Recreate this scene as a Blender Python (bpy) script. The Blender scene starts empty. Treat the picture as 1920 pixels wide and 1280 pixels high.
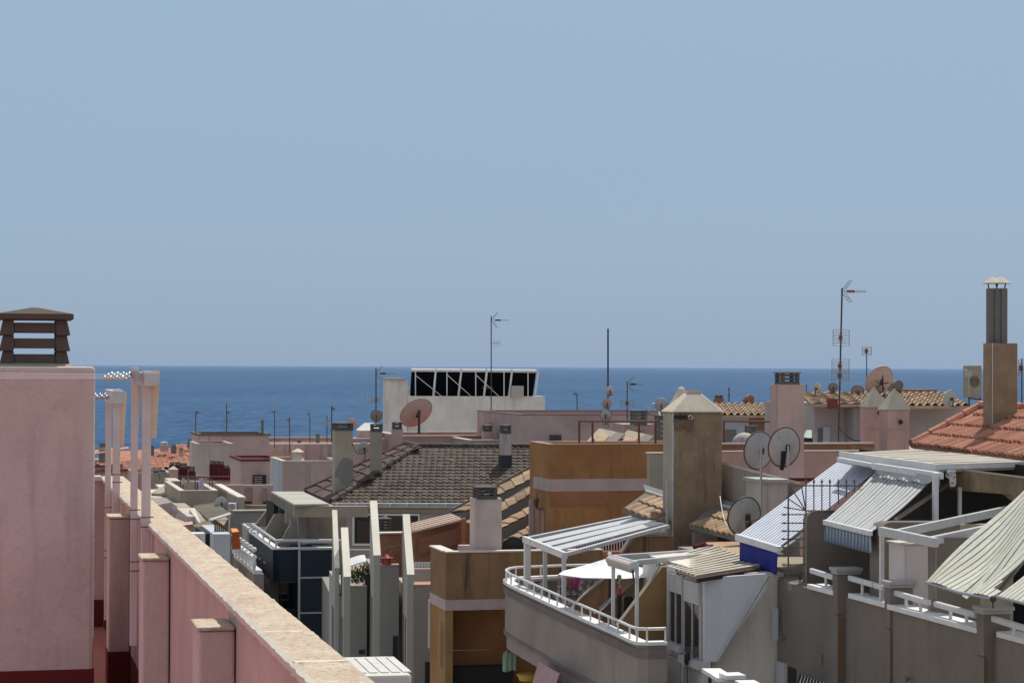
import bpy, math, random
from mathutils import Vector
random.seed(7)
V = Vector
scn = bpy.context.scene
col = scn.collection
# ------------------------------------------------------------------ camera
ZC = 18.0
F = 4107.0
C0 = V((0, 0, ZC))
_t = math.atan(46.0 / F); _r = math.atan(8.0 / 1920)
FW = V((0, math.cos(_t), math.sin(_t))); U0 = V((0, -math.sin(_t), math.cos(_t))); X0 = V((1, 0, 0))
RT = X0 * math.cos(_r) + U0 * math.sin(_r)
UP = U0 * math.cos(_r) - X0 * math.sin(_r)
def ray(u, v): return FW + RT * ((u - 960) / F) + UP * ((640 - v) / F)
def W(u, v, D): return C0 + ray(u, v) * D
def onpl(u, v, P, n):
    r = ray(u, v); return C0 + r * ((P - C0).dot(n) / r.dot(n))
def Wz(u, v, h): return onpl(u, v, V((0, 0, ZC - h)), V((0, 0, 1)))
Z = V((0, 0, 1))
A0 = 13.5
def dp(a=A0):
    a = math.radians(a); return V((-math.sin(a), math.cos(a), 0)), V((math.cos(a), math.sin(a), 0))
d, p = dp()
def tto(A, dirv, u):
    """distance along dirv from A until image column u"""
    N = RT - FW * ((u - 960) / F)
    return -(A - C0).dot(N) / dirv.dot(N)
def tov(A, dirv, v):
    N = UP - FW * ((640 - v) / F)
    return -(A - C0).dot(N) / dirv.dot(N)
cam = bpy.data.cameras.new('camera'); co = bpy.data.objects.new('camera', cam); col.objects.link(co)
from mathutils import Matrix
M = Matrix((( RT.x, UP.x, -FW.x, 0), (RT.y, UP.y, -FW.y, 0), (RT.z, UP.z, -FW.z, ZC), (0, 0, 0, 1)))
co.matrix_world = M
cam.sensor_width = 36; cam.lens = F * 36 / 1920; cam.clip_end = 60000; cam.clip_start = 0.1
scn.camera = co
# ------------------------------------------------------------------ mesh builder
LOC = {}
class MB:
    def __init__(s): s.v = []; s.f = []; s.m = []; s.t = []; s.sm = False; s.adds = []; s.cuts = []
    def cut(s): s.cuts.append((len(s.v), len(s.f))); return s
    def add(s, vs, fs, mi=0, t=0.5):
        s.adds.append((len(s.v), len(s.f))); b = len(s.v); s.v += [V(x) for x in vs]
        for f in fs: s.f.append([b + i for i in f]); s.m.append(mi); s.t.append(t)
        return s
    def quad(s, a, b, c, e, mi=0, t=.5): return s.add([a, b, c, e], [(0, 1, 2, 3)], mi, t)
    def obox(s, O, a, b, c, mi=0, t=.5):
        O = V(O)
        P = [O, O + a, O + a + b, O + b, O + c, O + a + c, O + a + b + c, O + b + c]
        fs = [(0, 3, 2, 1), (4, 5, 6, 7), (0, 1, 5, 4), (1, 2, 6, 5), (2, 3, 7, 6), (3, 0, 4, 7)]
        if a.cross(b).dot(c) < 0: fs = [f[::-1] for f in fs]
        return s.add(P, fs, mi, t)
    def prism(s, pts, vec, mi=0, t=.5):
        n = len(pts); P = [V(x) for x in pts] + [V(x) + vec for x in pts]
        fs = [tuple(range(n))[::-1], tuple(range(n, 2 * n))] + [(i, (i + 1) % n, n + (i + 1) % n, n + i) for i in range(n)]
        nn = V((0, 0, 0))
        for i in range(n): nn += V(pts[i]).cross(V(pts[(i + 1) % n]))
        if nn.dot(vec) < 0: fs = [f[::-1] for f in fs]
        return s.add(P, fs, mi, t)
    def tube(s, a, b, r, n=6, r2=None, mi=0, caps=True):
        a = V(a); b = V(b); ax = (b - a)
        if ax.length < 1e-6: return s
        ax = ax.normalized(); x = ax.orthogonal().normalized(); y = ax.cross(x)
        r2 = r if r2 is None else r2
        P = [a + (x * math.cos(2 * math.pi * i / n) + y * math.sin(2 * math.pi * i / n)) * r for i in range(n)]
        P += [b + (x * math.cos(2 * math.pi * i / n) + y * math.sin(2 * math.pi * i / n)) * r2 for i in range(n)]
        fs = [(i, (i + 1) % n, n + (i + 1) % n, n + i) for i in range(n)]
        if caps: fs += [tuple(range(n))[::-1], tuple(range(n, 2 * n))]
        return s.add(P, fs, mi)
    def path(s, pts, r, n=6):
        for i in range(len(pts) - 1): s.tube(pts[i], pts[i + 1], r, n)
        return s
    def ball(s, c, r, sc=(1, 1, 1), n=8, m=6, mi=0):
        c = V(c); P = []; fs = []
        for j in range(m + 1):
            th = math.pi * j / m
            for i in range(n):
                ph = 2 * math.pi * i / n
                P.append(c + V((math.sin(th) * math.cos(ph) * sc[0], math.sin(th) * math.sin(ph) * sc[1], math.cos(th) * sc[2])) * r)
        for j in range(m):
            for i in range(n):
                fs.append((j * n + i, (j + 1) * n + i, (j + 1) * n + (i + 1) % n, j * n + (i + 1) % n))
        return s.add(P, fs, mi)
    def frus(s, c, w1, w2, dd1, dd2, h, a=A0, mi=0):
        """4-sided frustum on base centre c; w along p, dd along d"""
        dv, pv = dp(a); c = V(c)
        P = [c + pv * (sx * w1 / 2) + dv * (sy * dd1 / 2) for sx, sy in ((-1, -1), (1, -1), (1, 1), (-1, 1))]
        P += [c + Z * h + pv * (sx * w2 / 2) + dv * (sy * dd2 / 2) for sx, sy in ((-1, -1), (1, -1), (1, 1), (-1, 1))]
        return s.add(P, [(0, 3, 2, 1), (4, 5, 6, 7), (0, 1, 5, 4), (1, 2, 6, 5), (2, 3, 7, 6), (3, 0, 4, 7)], mi)
    def build(s, name, mat, parent=None, label=None, bevel=0, smooth=False, sol=0):
        L = LOC.get(parent.name, V((0, 0, 0))) if parent else V((0, 0, 0))
        me = bpy.data.meshes.new(name)
        me.from_pydata([tuple(x - L) for x in s.v], [], s.f)
        mats = mat if isinstance(mat, (list, tuple)) else [mat]
        for m_ in mats: me.materials.append(m_)
        for i, pl in enumerate(me.polygons):
            pl.material_index = s.m[i]; pl.use_smooth = smooth
        at = me.attributes.new('tint', 'FLOAT', 'FACE'); at.data.foreach_set('value', s.t)
        me.update()
        o = bpy.data.objects.new(name, me); col.objects.link(o)
        if parent: o.parent = parent; LOC[o.name] = L
        else: LOC[o.name] = V((0, 0, 0))
        if label: o['label'] = label
        if sol:
            md = o.modifiers.new('thick', 'SOLIDIFY'); md.thickness = sol; md.offset = 0
        if bevel:
            md = o.modifiers.new('bev', 'BEVEL'); md.width = bevel; md.segments = 2; md.limit_method = 'ANGLE'; md.angle_limit = math.radians(40)
        return o
def parts(mb, name, mat, par, **kw):
    """build every piece marked with cut() (or every single add) as a part of its own"""
    cuts = getattr(mb, 'cuts', None) or list(mb.adds)
    cuts = [c for c in cuts] + [(len(mb.v), len(mb.f))]
    out = []
    for (v0, f0), (v1, f1) in zip(cuts, cuts[1:]):
        if f1 <= f0: continue
        q = MB(); q.v = mb.v[v0:v1]; q.f = [[i - v0 for i in f] for f in mb.f[f0:f1]]; q.m = mb.m[f0:f1]; q.t = mb.t[f0:f1]
        out.append(q.build(name, mat, par, **kw))
    return out
def tag(o, label, cat, group=None, kind=None):
    if kind: o['kind'] = kind
    if label: o['label'] = label
    if cat: o['category'] = cat
    if group: o['group'] = group
    return o
def thing(name, label, cat, loc, group=None):
    o = bpy.data.objects.new(name, None); col.objects.link(o); o.empty_display_size = .2
    o.location = loc; LOC[o.name] = V(loc)
    return tag(o, label, cat, group)
def house(name, label, u, v, D, cat='building'):
    P = W(u, v, D); return thing(name, label, cat, (P.x, P.y, 0))
# ------------------------------------------------------------------ frame helpers
def fbx(mb, u0, u1, v0, v1, D, dep, a=A0, mi=0, x=0):
    """box whose front-left-top corner is seen at (u0,v0) at depth D; front runs to column u1; x pushes it forward"""
    dv, pv = dp(a); A = W(u0, v0, D) - dv * x; w = tto(A, pv, u1)
    zb = 0 if v1 is None else W(u0, v1, D).z
    mb.obox(V((A.x, A.y, zb)), pv * w, dv * dep, Z * (A.z - zb), mi)
    return A, w
def fpoly(mb, pts, D, dep, a=A0, mi=0):
    dv, pv = dp(a); P0 = W(pts[0][0], pts[0][1], D)
    P = [onpl(u, v, P0, dv) for u, v in pts]
    mb.prism(P, dv * dep, mi); return P
def spoly(mb, pts, D, th, a=A0, mi=0):
    dv, pv = dp(a); P0 = W(pts[0][0], pts[0][1], D)
    P = [onpl(u, v, P0, pv) for u, v in pts]
    mb.prism(P, pv * th, mi); return P
def hpoly(mb, pts, h, th=.05, mi=0):
    P = [Wz(u, v, h) for u, v in pts]; mb.prism(P, V((0, 0, -th)), mi); return P
def dpoly(mb, pts, th, mi=0):
    """pts (u,v,D)"""
    P = [W(*q) for q in pts]; mb.prism(P, V((0, 0, -th)), mi); return P
def beam(mb, q0, q1, w, h, mi=0):
    """rectangular bar between two (u,v,D) points (top centre line)"""
    A = W(*q0) if len(q0) == 3 and not isinstance(q0, Vector) else q0
    B = W(*q1) if len(q1) == 3 and not isinstance(q1, Vector) else q1
    ax = B - A; s = ax.cross(Z)
    s = s.normalized() * w if s.length > 1e-4 else V((w, 0, 0))
    upv = s.cross(ax).normalized() * h
    mb.obox(A - s / 2 - upv, ax, s, upv, mi)
def rod(mb, q0, q1, r, n=6):
    mb.tube(W(*q0), W(*q1), r, n)
def pbox(par, u0, u1, v0, D, dep, mat, cop=None, ph=.9, a=A0, th=.18, name='wall', floor=None, zb=0, cw=.03, ch=.05):
    """building body: four walls to the ground with a sunk flat roof, optional coping"""
    dv, pv = dp(a); A = W(u0, v0, D); w = tto(A, pv, u1); B = V((A.x, A.y, zb)); h = A.z - zb
    m = MB()
    m.obox(B, pv * w, dv * th, Z * h); m.obox(B + dv * (dep - th), pv * w, dv * th, Z * h)
    m.obox(B + dv * th, pv * th, dv * (dep - 2 * th), Z * h); m.obox(B + dv * th + pv * (w - th), pv * th, dv * (dep - 2 * th), Z * h)
    m.build(name, mat, par)
    MB().obox(B + dv * th + pv * th + Z * (h - ph - .2), pv * (w - 2 * th), dv * (dep - 2 * th), Z * .2).build('roof', floor or M_roofred, par)
    if cop:
        c = MB(); T = B + Z * h; e = cw; t2 = th + 2 * e
        c.obox(T - dv * e - pv * e, pv * (w + 2 * e), dv * t2, Z * ch)
        c.obox(T + dv * (dep - th - e) - pv * e, pv * (w + 2 * e), dv * t2, Z * ch)
        c.obox(T + dv * (th + e) - pv * e, pv * t2, dv * (dep - 2 * th - 2 * e), Z * ch)
        c.obox(T + dv * (th + e) + pv * (w - th - e), pv * t2, dv * (dep - 2 * th - 2 * e), Z * ch)
        c.build('coping', cop, par)
    return A, w
# ------------------------------------------------------------------ materials
_MC = {}
def nt(name):
    m = bpy.data.materials.new(name); m.use_nodes = True
    n = m.node_tree; b = n.nodes['Principled BSDF']
    return m, n, b
def lk(n, a, b): n.links.new(a, b)
def mth(n, op, a, b=None):
    x = n.nodes.new('ShaderNodeMath'); x.operation = op
    for i, q in enumerate((a, b)):
        if q is None: continue
        if isinstance(q, (int, float)): x.inputs[i].default_value = q
        else: lk(n, q, x.inputs[i])
    return x.outputs[0]
def mixc(n, fac, c1, c2, bt='MIX'):
    x = n.nodes.new('ShaderNodeMix'); x.data_type = 'RGBA'; x.blend_type = bt
    for s, q in ((x.inputs[0], fac), (x.inputs[6], c1), (x.inputs[7], c2)):
        if isinstance(q, (int, float)): s.default_value = q
        elif isinstance(q, tuple): s.default_value = (*q, 1) if len(q) == 3 else q
        else: lk(n, q, s)
    return x.outputs[2]
def noise(n, scale=(1, 1, 1), sc=1.0, det=4, rough=.55, co=None):
    if co is None:
        g = n.nodes.new('ShaderNodeNewGeometry'); co = g.outputs['Position']
    mp = n.nodes.new('ShaderNodeMapping'); mp.inputs['Scale'].default_value = scale; lk(n, co, mp.inputs[0])
    t = n.nodes.new('ShaderNodeTexNoise'); t.inputs['Scale'].default_value = sc; t.inputs['Detail'].default_value = det
    t.inputs['Roughness'].default_value = rough; lk(n, mp.outputs[0], t.inputs[0]); return t.outputs[0]
def rmp(n, x, lo, hi, a=0., b=1.):
    r = n.nodes.new('ShaderNodeMapRange'); r.inputs[1].default_value = lo; r.inputs[2].default_value = hi
    r.inputs[3].default_value = a; r.inputs[4].default_value = b; lk(n, x, r.inputs[0]); return r.outputs[0]
def bump(n, b, h, s, dist=.01):
    x = n.nodes.new('ShaderNodeBump'); x.inputs['Strength'].default_value = s; x.inputs['Distance'].default_value = dist
    lk(n, h, x.inputs['Height']); lk(n, x.outputs[0], b.inputs['Normal'])
def k(c, f): return tuple(max(0, min(1, x * f)) for x in c)
def stucco(name, c, var=.18, streak=.35, dirt=(.10, .085, .07), bs=.35, rough=.92, sc=1.0, patch=0, crack=0):
    if name in _MC: return _MC[name]
    m, n, b = nt(name); b.inputs['Roughness'].default_value = rough; b.inputs['Specular IOR Level'].default_value = .15
    big = noise(n, sc=.9 * sc, det=6, rough=.65)
    col_ = mixc(n, rmp(n, big, .3, .7), k(c, 1 - var), k(c, 1 + var))
    if patch:
        pn = noise(n, sc=.5 * sc, det=2); col_ = mixc(n, rmp(n, pn, .52, .56, 0, patch), col_, k(c, .72))
    if streak:
        st = noise(n, (4.5 * sc, 4.5 * sc, .35 * sc), 1, 5, .7)
        st2 = noise(n, (1, 1, 1), .45 * sc, 3)
        f = mth(n, 'MULTIPLY', rmp(n, st, .52, .78), rmp(n, st2, .4, .65))
        col_ = mixc(n, mth(n, 'MULTIPLY', f, streak * 1.6), col_, dirt)
    if crack:
        g = n.nodes.new('ShaderNodeNewGeometry'); wv = n.nodes.new('ShaderNodeTexNoise'); wv.inputs['Scale'].default_value = 3; lk(n, g.outputs['Position'], wv.inputs[0])
        ad = n.nodes.new('ShaderNodeVectorMath'); ad.operation = 'MULTIPLY_ADD'; lk(n, wv.outputs[1], ad.inputs[0]); ad.inputs[1].default_value = (.5, .5, .5); lk(n, g.outputs['Position'], ad.inputs[2])
        vo = n.nodes.new('ShaderNodeTexVoronoi'); vo.feature = 'DISTANCE_TO_EDGE'; vo.inputs['Scale'].default_value = .9; lk(n, ad.outputs[0], vo.inputs[0])
        cf = mth(n, 'MULTIPLY', rmp(n, vo.outputs[0], .004, .012, crack, 0), rmp(n, noise(n, sc=1.1, det=2), .5, .6))
        col_ = mixc(n, cf, col_, k(c, .35))
        sp = noise(n, sc=7 * sc, det=7, rough=.8); col_ = mixc(n, rmp(n, sp, .58, .66, 0, .35), col_, k(c, .62))
    fine = noise(n, sc=28 * sc, det=5, rough=.7)
    col_ = mixc(n, rmp(n, fine, .3, .75, 0, .22), col_, k(c, .6))
    lk(n, col_, b.inputs['Base Color'])
    bump(n, b, fine, bs, .012 / sc)
    _MC[name] = m; return m
def paint(name, c, rough=.45, metal=0, var=.08, rust=0, spec=.5):
    if name in _MC: return _MC[name]
    m, n, b = nt(name); b.inputs['Roughness'].default_value = rough; b.inputs['Metallic'].default_value = metal
    b.inputs['Specular IOR Level'].default_value = spec
    x = noise(n, sc=5, det=4); cc = mixc(n, rmp(n, x, .3, .7), k(c, 1 - var), k(c, 1 + var))
    if rust:
        r = noise(n, (6, 6, 3), 2.5, 6, .75); cc = mixc(n, rmp(n, r, .62 - rust * .15, .72 - rust * .15), cc, (.16, .06, .025))
    lk(n, cc, b.inputs['Base Color']); _MC[name] = m; return m
def tilem(name, c1, c2, dirt=.4, rough=.85, c3=None, lich=0.0):
    if name in _MC: return _MC[name]
    m, n, b = nt(name); b.inputs['Roughness'].default_value = rough; b.inputs['Specular IOR Level'].default_value = .2
    a = n.nodes.new('ShaderNodeAttribute'); a.attribute_name = 'tint'
    cc = mixc(n, a.outputs['Fac'], c1, c2)
    x = noise(n, sc=1.3, det=6, rough=.7); cc = mixc(n, rmp(n, x, .45, .7, 0, dirt), cc, c3 or k(c1, .45))
    y = noise(n, sc=14, det=5, rough=.7); cc = mixc(n, rmp(n, y, .4, .75, 0, .35), cc, k(c1, .6))
    if lich:
        z = noise(n, sc=6, det=6, rough=.75); cc = mixc(n, rmp(n, z, .58, .66, 0, lich), cc, (.5, .46, .36))
    lk(n, cc, b.inputs['Base Color']); bump(n, b, y, .3, .01); _MC[name] = m; return m
def glass(name='dark_glass', c=(.012, .016, .022)):
    if name in _MC: return _MC[name]
    m, n, b = nt(name); b.inputs['Base Color'].default_value = (*c, 1); b.inputs['Roughness'].default_value = .08
    b.inputs['Specular IOR Level'].default_value = .6; _MC[name] = m; return m

M_pink = stucco('pink_stucco', (.60, .49, .46), streak=.45, dirt=(.24, .16, .15), bs=.7, crack=.10)
M_pinkwall = stucco('pink_parapet_stucco', (.58, .42, .395), streak=.7, dirt=(.26, .15, .14), bs=.7, crack=.15)
M_pinkfar = stucco('faded_pink_stucco', (.53, .40, .36), streak=.6, sc=.6)
M_mauve = stucco('mauve_stucco', (.47, .36, .345), streak=.6, sc=.6, patch=.3)
M_salmon = stucco('salmon_stucco', (.46, .30, .27), streak=.35, sc=.6)
M_skirt = stucco('oxblood_skirting', (.15, .026, .024), streak=.1, var=.1)
M_floorred = stucco('red_roof_floor', (.50, .19, .15), streak=0, var=.15)
M_roofred = stucco('red_flat_roof', (.30, .13, .10), streak=.2, sc=.7)
M_roofgrey = stucco('grey_flat_roof', (.30, .28, .25), streak=.2, sc=.7)
def coping_mat():
    m, n, b = nt('buff_coping_stone'); b.inputs['Roughness'].default_value = .95; b.inputs['Specular IOR Level'].default_value = .1
    a = noise(n, (1, .45, 1), 11, det=8, rough=.75); c = mixc(n, rmp(n, a, .35, .65), (.48, .365, .27), (.62, .51, .40))
    q = noise(n, sc=5, det=7, rough=.8); c = mixc(n, rmp(n, q, .48, .62, 0, .75), c, (.64, .57, .46))
    f = noise(n, sc=38, det=7, rough=.85); c = mixc(n, rmp(n, f, .54, .62, 0, .8), c, (.17, .11, .07))
    g = noise(n, sc=22, det=7, rough=.8); c = mixc(n, rmp(n, g, .56, .64, 0, .7), c, (.24, .17, .11))
    lk(n, c, b.inputs['Base Color']); bump(n, b, g, .8, .012); return m
M_coping = coping_mat()
M_copw = stucco('white_coping', (.66, .60, .52), var=.15, streak=.2)
M_ledge = paint('white_ledge_paint', (.72, .72, .72), .6)
M_cap = stucco('brown_grey_concrete', (.115, .085, .07), var=.2, streak=.3, bs=.5)
M_capg = stucco('dark_grey_cap', (.12, .11, .105), var=.2, streak=.2)
M_white = stucco('white_stucco', (.68, .655, .625), streak=.3, sc=.6)
M_whiteb = stucco('bluish_white_stucco', (.50, .53, .58), streak=.12, sc=.6)
M_dirtyw = stucco('weathered_whitewash', (.52, .46, .42), streak=.9, dirt=(.12, .10, .09), sc=.7, patch=.4)
M_cream = stucco('cream_stucco', (.56, .50, .41), streak=.25, sc=.8)
M_beige = stucco('beige_stucco', (.36, .31, .24), streak=.35, sc=.7)
M_greybeige = stucco('greybeige_stucco', (.34, .31, .26), streak=.6, sc=.8, dirt=(.13, .115, .09))
M_taupe = stucco('taupe_stucco', (.235, .195, .168), streak=.3, sc=.8, dirt=(.12, .10, .09))
M_taupel = stucco('light_taupe_stucco', (.31, .275, .245), streak=.35, sc=.8)
M_brownst = stucco('brown_stucco', (.27, .165, .09), streak=1.0, dirt=(.035, .03, .025), sc=.8, var=.25)
M_ochre = stucco('ochre_stucco', (.35, .22, .10), streak=.4, dirt=(.12, .07, .03), sc=.8)
M_tower = stucco('tower_render', (.31, .225, .15), streak=.9, dirt=(.085, .065, .05), sc=1.5, patch=.35, var=.38, crack=.2)
M_orange = stucco('orange_stucco', (.35, .18, .078), streak=.6, dirt=(.16, .07, .035), sc=1.1, patch=.12, var=.22)
M_orange2 = stucco('deep_orange_stucco', (.42, .19, .10), streak=.3, sc=.8)
M_band = stucco('mauve_band', (.48, .38, .36), streak=.3, sc=.9)
M_terra = stucco('terracotta_wall', (.34, .16, .10), streak=.3, sc=.8)
M_maroon = stucco('maroon_paint', (.11, .02, .025), streak=.2)
M_grey = stucco('grey_stucco', (.26, .255, .24), streak=.12, sc=.8, var=.06)
M_greyd = stucco('dark_grey_stucco', (.17, .17, .165), streak=.3, sc=.8)
M_navy = stucco('navy_cladding', (.022, .034, .05), streak=.05, var=.1, bs=.1, rough=.6)
M_conc = stucco('concrete', (.37, .32, .25), streak=.6, sc=.9, patch=.3)
M_concd = stucco('dark_concrete', (.2, .18, .16), streak=.5, sc=.9)
M_metalw = paint('white_metal', (.66, .66, .66), .4, rust=.12)
M_metalg = paint('grey_white_metal', (.5, .51, .52), .4, rust=.1)
M_postm = paint('painted_post', (.58, .50, .49), .55, rust=0)
M_beigep = paint('beige_plank', (.66, .5, .36), .6)
M_galv = paint('galvanised_steel', (.42, .42, .43), .38, .7)
M_dark = paint('dark_steel', (.05, .045, .045), .6, .3, rust=.5)
M_alu = paint('aerial_aluminium', (.32, .29, .26), .5, .5, rust=.2)
M_rust = paint('rusted_iron', (.14, .06, .035), .85, rust=.8)
M_iron = paint('weathered_iron', (.17, .125, .10), .8, rust=.5)
M_orangep = paint('orange_plastic', (.33, .09, .03), .5)
M_blackp = paint('black_matt', (.012, .012, .014), .7)
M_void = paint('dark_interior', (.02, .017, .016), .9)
M_dishg = paint('grey_dish', (.40, .39, .38), .55, rust=.12)
M_dishw = paint('cream_dish', (.52, .48, .44), .55, rust=.1)
M_dishp = paint('salmon_dish', (.50, .36, .315), .55, rust=.1)
M_dishb = paint('brown_dish', (.24, .20, .17), .6, rust=.6)
M_wirew = paint('white_wire', (.75, .75, .75), .4)
M_glass = glass()
M_tdark = tilem('dark_brown_tile', (.080, .064, .052), (.135, .108, .088), dirt=.5, lich=.15)
M_tdred = tilem('reddish_brown_tile', (.095, .062, .052), (.14, .09, .075), dirt=.5)
M_tred = tilem('red_clay_tile', (.35, .145, .095), (.50, .24, .165), dirt=.7, c3=(.17, .085, .06), lich=.25)
M_ttan = tilem('tan_clay_tile', (.36, .235, .145), (.54, .385, .255), dirt=.7, c3=(.15, .105, .075), lich=.2)
M_told = tilem('weathered_clay_tile', (.42, .30, .20), (.55, .42, .30), dirt=.6, c3=(.14, .11, .08), lich=.4)
M_tpink = tilem('pinkish_flat_tile', (.48, .34, .28), (.58, .43, .36), dirt=.3)
# ------------------------------------------------------------------ roof tiles
def tiles(par, name, mat, O, eu, ev, wu, lv, tw=.25, tl=.35, amp=.03, lift=.03, seg=6, inside=None, shape='s', th=.06):
    """tiled roof slope. O eave corner, eu unit along the eave, ev unit up the slope"""
    n = eu.cross(ev).normalized()
    if n.z < 0: n = -n
    m = MB(); rnd = random.Random(int(abs(O.x * 37 + O.y * 11)) + 3)
    nc = max(1, int(round(wu / tw))); nr = max(1, int(round(lv / tl))); tw = wu / nc; tl = lv / nr
    def prof(f):
        if shape == 's': return amp * math.sin(2 * math.pi * f)
        if shape == 'b': return amp * (abs(math.sin(math.pi * f)) * 2 - 1)      # barrel
        return 0.012 if f < .08 else 0
    S = nc * seg
    for r in range(nr):
        for c in range(nc):
            if inside and not inside((c + .5) * tw, (r + .5) * tl): continue
            t = rnd.random(); jit = (rnd.random() - .5) * .016; slip = (rnd.random() - .5) * .03 * (1 if tl > .25 else .4); slip -= .05 * (rnd.random() < .02)
            vs = []
            for i in range(seg + 1):
                s = (c + i / seg) * tw; h = prof(i / seg) + jit
                vs += [O + eu * s + ev * (r * tl + slip) + n * (h + lift - .05), O + eu * s + ev * (r * tl - .012 + slip) + n * (h + lift), O + eu * s + ev * ((r + 1) * tl) + n * h]
            fs = []
            for i in range(seg):
                a = i * 3; fs += [(a + 1, a + 4, a + 5, a + 2), (a, a + 3, a + 4, a + 1)]
            m.add(vs, fs, 0, t)
    return m.build(name, mat, par)
def ridge(par, A, B, mat, r=.11, step=.4, name='ridge_tile', t0=0):
    m = MB(); L = (B - A).length; n = max(1, int(L / step)); ax = (B - A) / n
    for i in range(n):
        m.tube(A + ax * i - ax * .06, A + ax * (i + 1), r * 1.12, 8, r * .92)
        for q in range(10): m.t[-1 - q] = random.random()
    return m.build(name, mat, par)
# ------------------------------------------------------------------ chimney caps
def capgeo(c, w, dd, h, n=3, a=A0, flare=.05, roof=True):
    """louvred chimney cap: flared corner posts, slats between with open gaps, low pyramid lid"""
    m = MB(); dv, pv = dp(a); c = V(c)
    rh = h * .21 if roof else h * .12; th = (h - rh) / n
    for i in range(n):
        z0 = c.z + i * th; bx = flare + .0
        cw = w * .17
        for sx in (-1, 1):
            for sy in (-1, 1):
                q = c + pv * (sx * (w / 2 - cw / 2)) + dv * (sy * (dd / 2 - cw / 2)); q.z = z0
                P = []
                o1 = flare * .55
                for (zz, oo) in ((0.0, o1), (th - .001, 0)):
                    for ax_, ay in ((-1, -1), (1, -1), (1, 1), (-1, 1)):
                        P.append(q + pv * (ax_ * cw / 2 + (sx * oo if ax_ == sx else 0)) + dv * (ay * cw / 2 + (sy * oo if ay == sy else 0)) + Z * zz)
                m.add(P, [(0, 3, 2, 1), (4, 5, 6, 7), (0, 1, 5, 4), (1, 2, 6, 5), (2, 3, 7, 6), (3, 0, 4, 7)])
        sl = th * .80; tt = .022 * (w / .5)
        for sy in (-1, 1):
            for ax1, ax2, half, run in ((dv * sy, pv, dd / 2, w - 2 * cw), (pv * sy, dv, w / 2, dd - 2 * cw)):
                b0 = c + ax1 * (half + flare * .25); b0.z = z0 + .02
                t0 = c + ax1 * (half - flare * .15); t0.z = z0 + sl
                P = [b0 - ax2 * run / 2, b0 + ax2 * run / 2, t0 + ax2 * run / 2, t0 - ax2 * run / 2]
                m.prism(P, -ax1 * tt)
    zt = c.z + n * th
    m.frus((c.x, c.y, zt), w + 2 * flare, w + 2 * flare, dd + 2 * flare, dd + 2 * flare, rh * .45, a)
    if roof: m.frus((c.x, c.y, zt + rh * .45), w + 2 * flare, w * .1, dd + 2 * flare, dd * .1, rh * .55, a)
    m.frus((c.x, c.y, c.z - .02), w, w, dd, dd, .05, a)
    return m
def chimney(par, u0, u1, vt, vb, D, dep, mat, vcap=None, ucap=None, n=3, capm=None, a=A0, label=None, name='chimney', bev=0, roof=True, caplabel=None):
    dv, pv = dp(a); m = MB(); A, w = fbx(m, u0, u1, vt, vb, D, dep, a)
    o = m.build(name, mat, par, label, bevel=bev)
    if vcap is not None:
        c = A + pv * w / 2 + dv * dep / 2
        if ucap is None: cw = w * .85
        else: cw = abs(ucap[1] - ucap[0]) * D / F; c = W((ucap[0] + ucap[1]) / 2, vt, D) + dv * dep / 2
        h = (vt - vcap) * D / F; fl = cw * .07
        capgeo((c.x, c.y, A.z), cw - 2 * fl, min(dep, cw) - 2 * fl, h, n, a, fl, roof).build('chimney_cap', capm or M_capg, o, caplabel)
    return o, A, w
# ------------------------------------------------------------------ dishes, aerials, rails
def dish(name, label, u, v, rpx, D, az, el, mat, vb=None, rim=None, group='satellite dishes on the roofs', lnb=True, back=True, post=.02, dub=0):
    c = W(u, v, D); R = rpx * D / F
    a = math.radians(az); e = math.radians(el)
    n = V((math.sin(a) * math.cos(e), math.cos(a) * math.cos(e), math.sin(e)))
    x = n.cross(Z).normalized(); y = x.cross(n)
    foot = V((c.x, c.y, W(u, vb, D).z)) if vb else c - Z * R * 1.3
    T = thing(name, label, 'satellite dish', foot, group)
    m = MB(); N = 28; K = 6; vs = [c - n * R * .22]; fs = []
    for j in range(1, K + 1):
        r = R * j / K
        for i in range(N):
            t = 2 * math.pi * i / N; vs.append(c + (x * math.cos(t) + y * math.sin(t)) * r - n * R * .22 * (1 - (j / K) ** 2))
    fs += [(0, 1 + i, 1 + (i + 1) % N) for i in range(N)]
    for j in range(K - 1):
        for i in range(N):
            fs.append((1 + j * N + i, 1 + (j + 1) * N + i, 1 + (j + 1) * N + (i + 1) % N, 1 + j * N + (i + 1) % N))
    m.add(vs, fs); m.build('reflector', mat, T, smooth=True, sol=.012)
    rr = MB(); rp = [c + (x * math.cos(2 * math.pi * i / N) + y * math.sin(2 * math.pi * i / N)) * R for i in range(N + 1)]
    rr.path(rp, .011 + R * .012, 5); rr.build('rim', rim or mat, T)
    k_ = MB(); b = c - n * (R * .22)
    bs_ = R * .16; k_.obox(b - n * .06 - x * bs_ / 2 - y * bs_, x * bs_, y * bs_ * 2, n * .06)
    pt = V((c.x, c.y, 0)) - V((n.x, n.y, 0)).normalized() * (R * .22 + .1); 
    if post:
        k_.tube(V((pt.x, pt.y, foot.z)), V((pt.x, pt.y, c.z + R * .15)), post, 8)
        k_.obox(V((pt.x - .12, pt.y - .12, foot.z)), V((.24, 0, 0)), V((0, .24, 0)), V((0, 0, .02)))
    k_.build('mount', M_dark, T)
    if lnb:
        l = MB(); q = c + n * R * .95 - y * R * .15
        l.tube(c - y * R * 1.0, q, .012, 6); l.tube(q, q - n * .1 + y * .03, .035, 8); l.build('feed_arm', M_dark, T)
    return T
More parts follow.
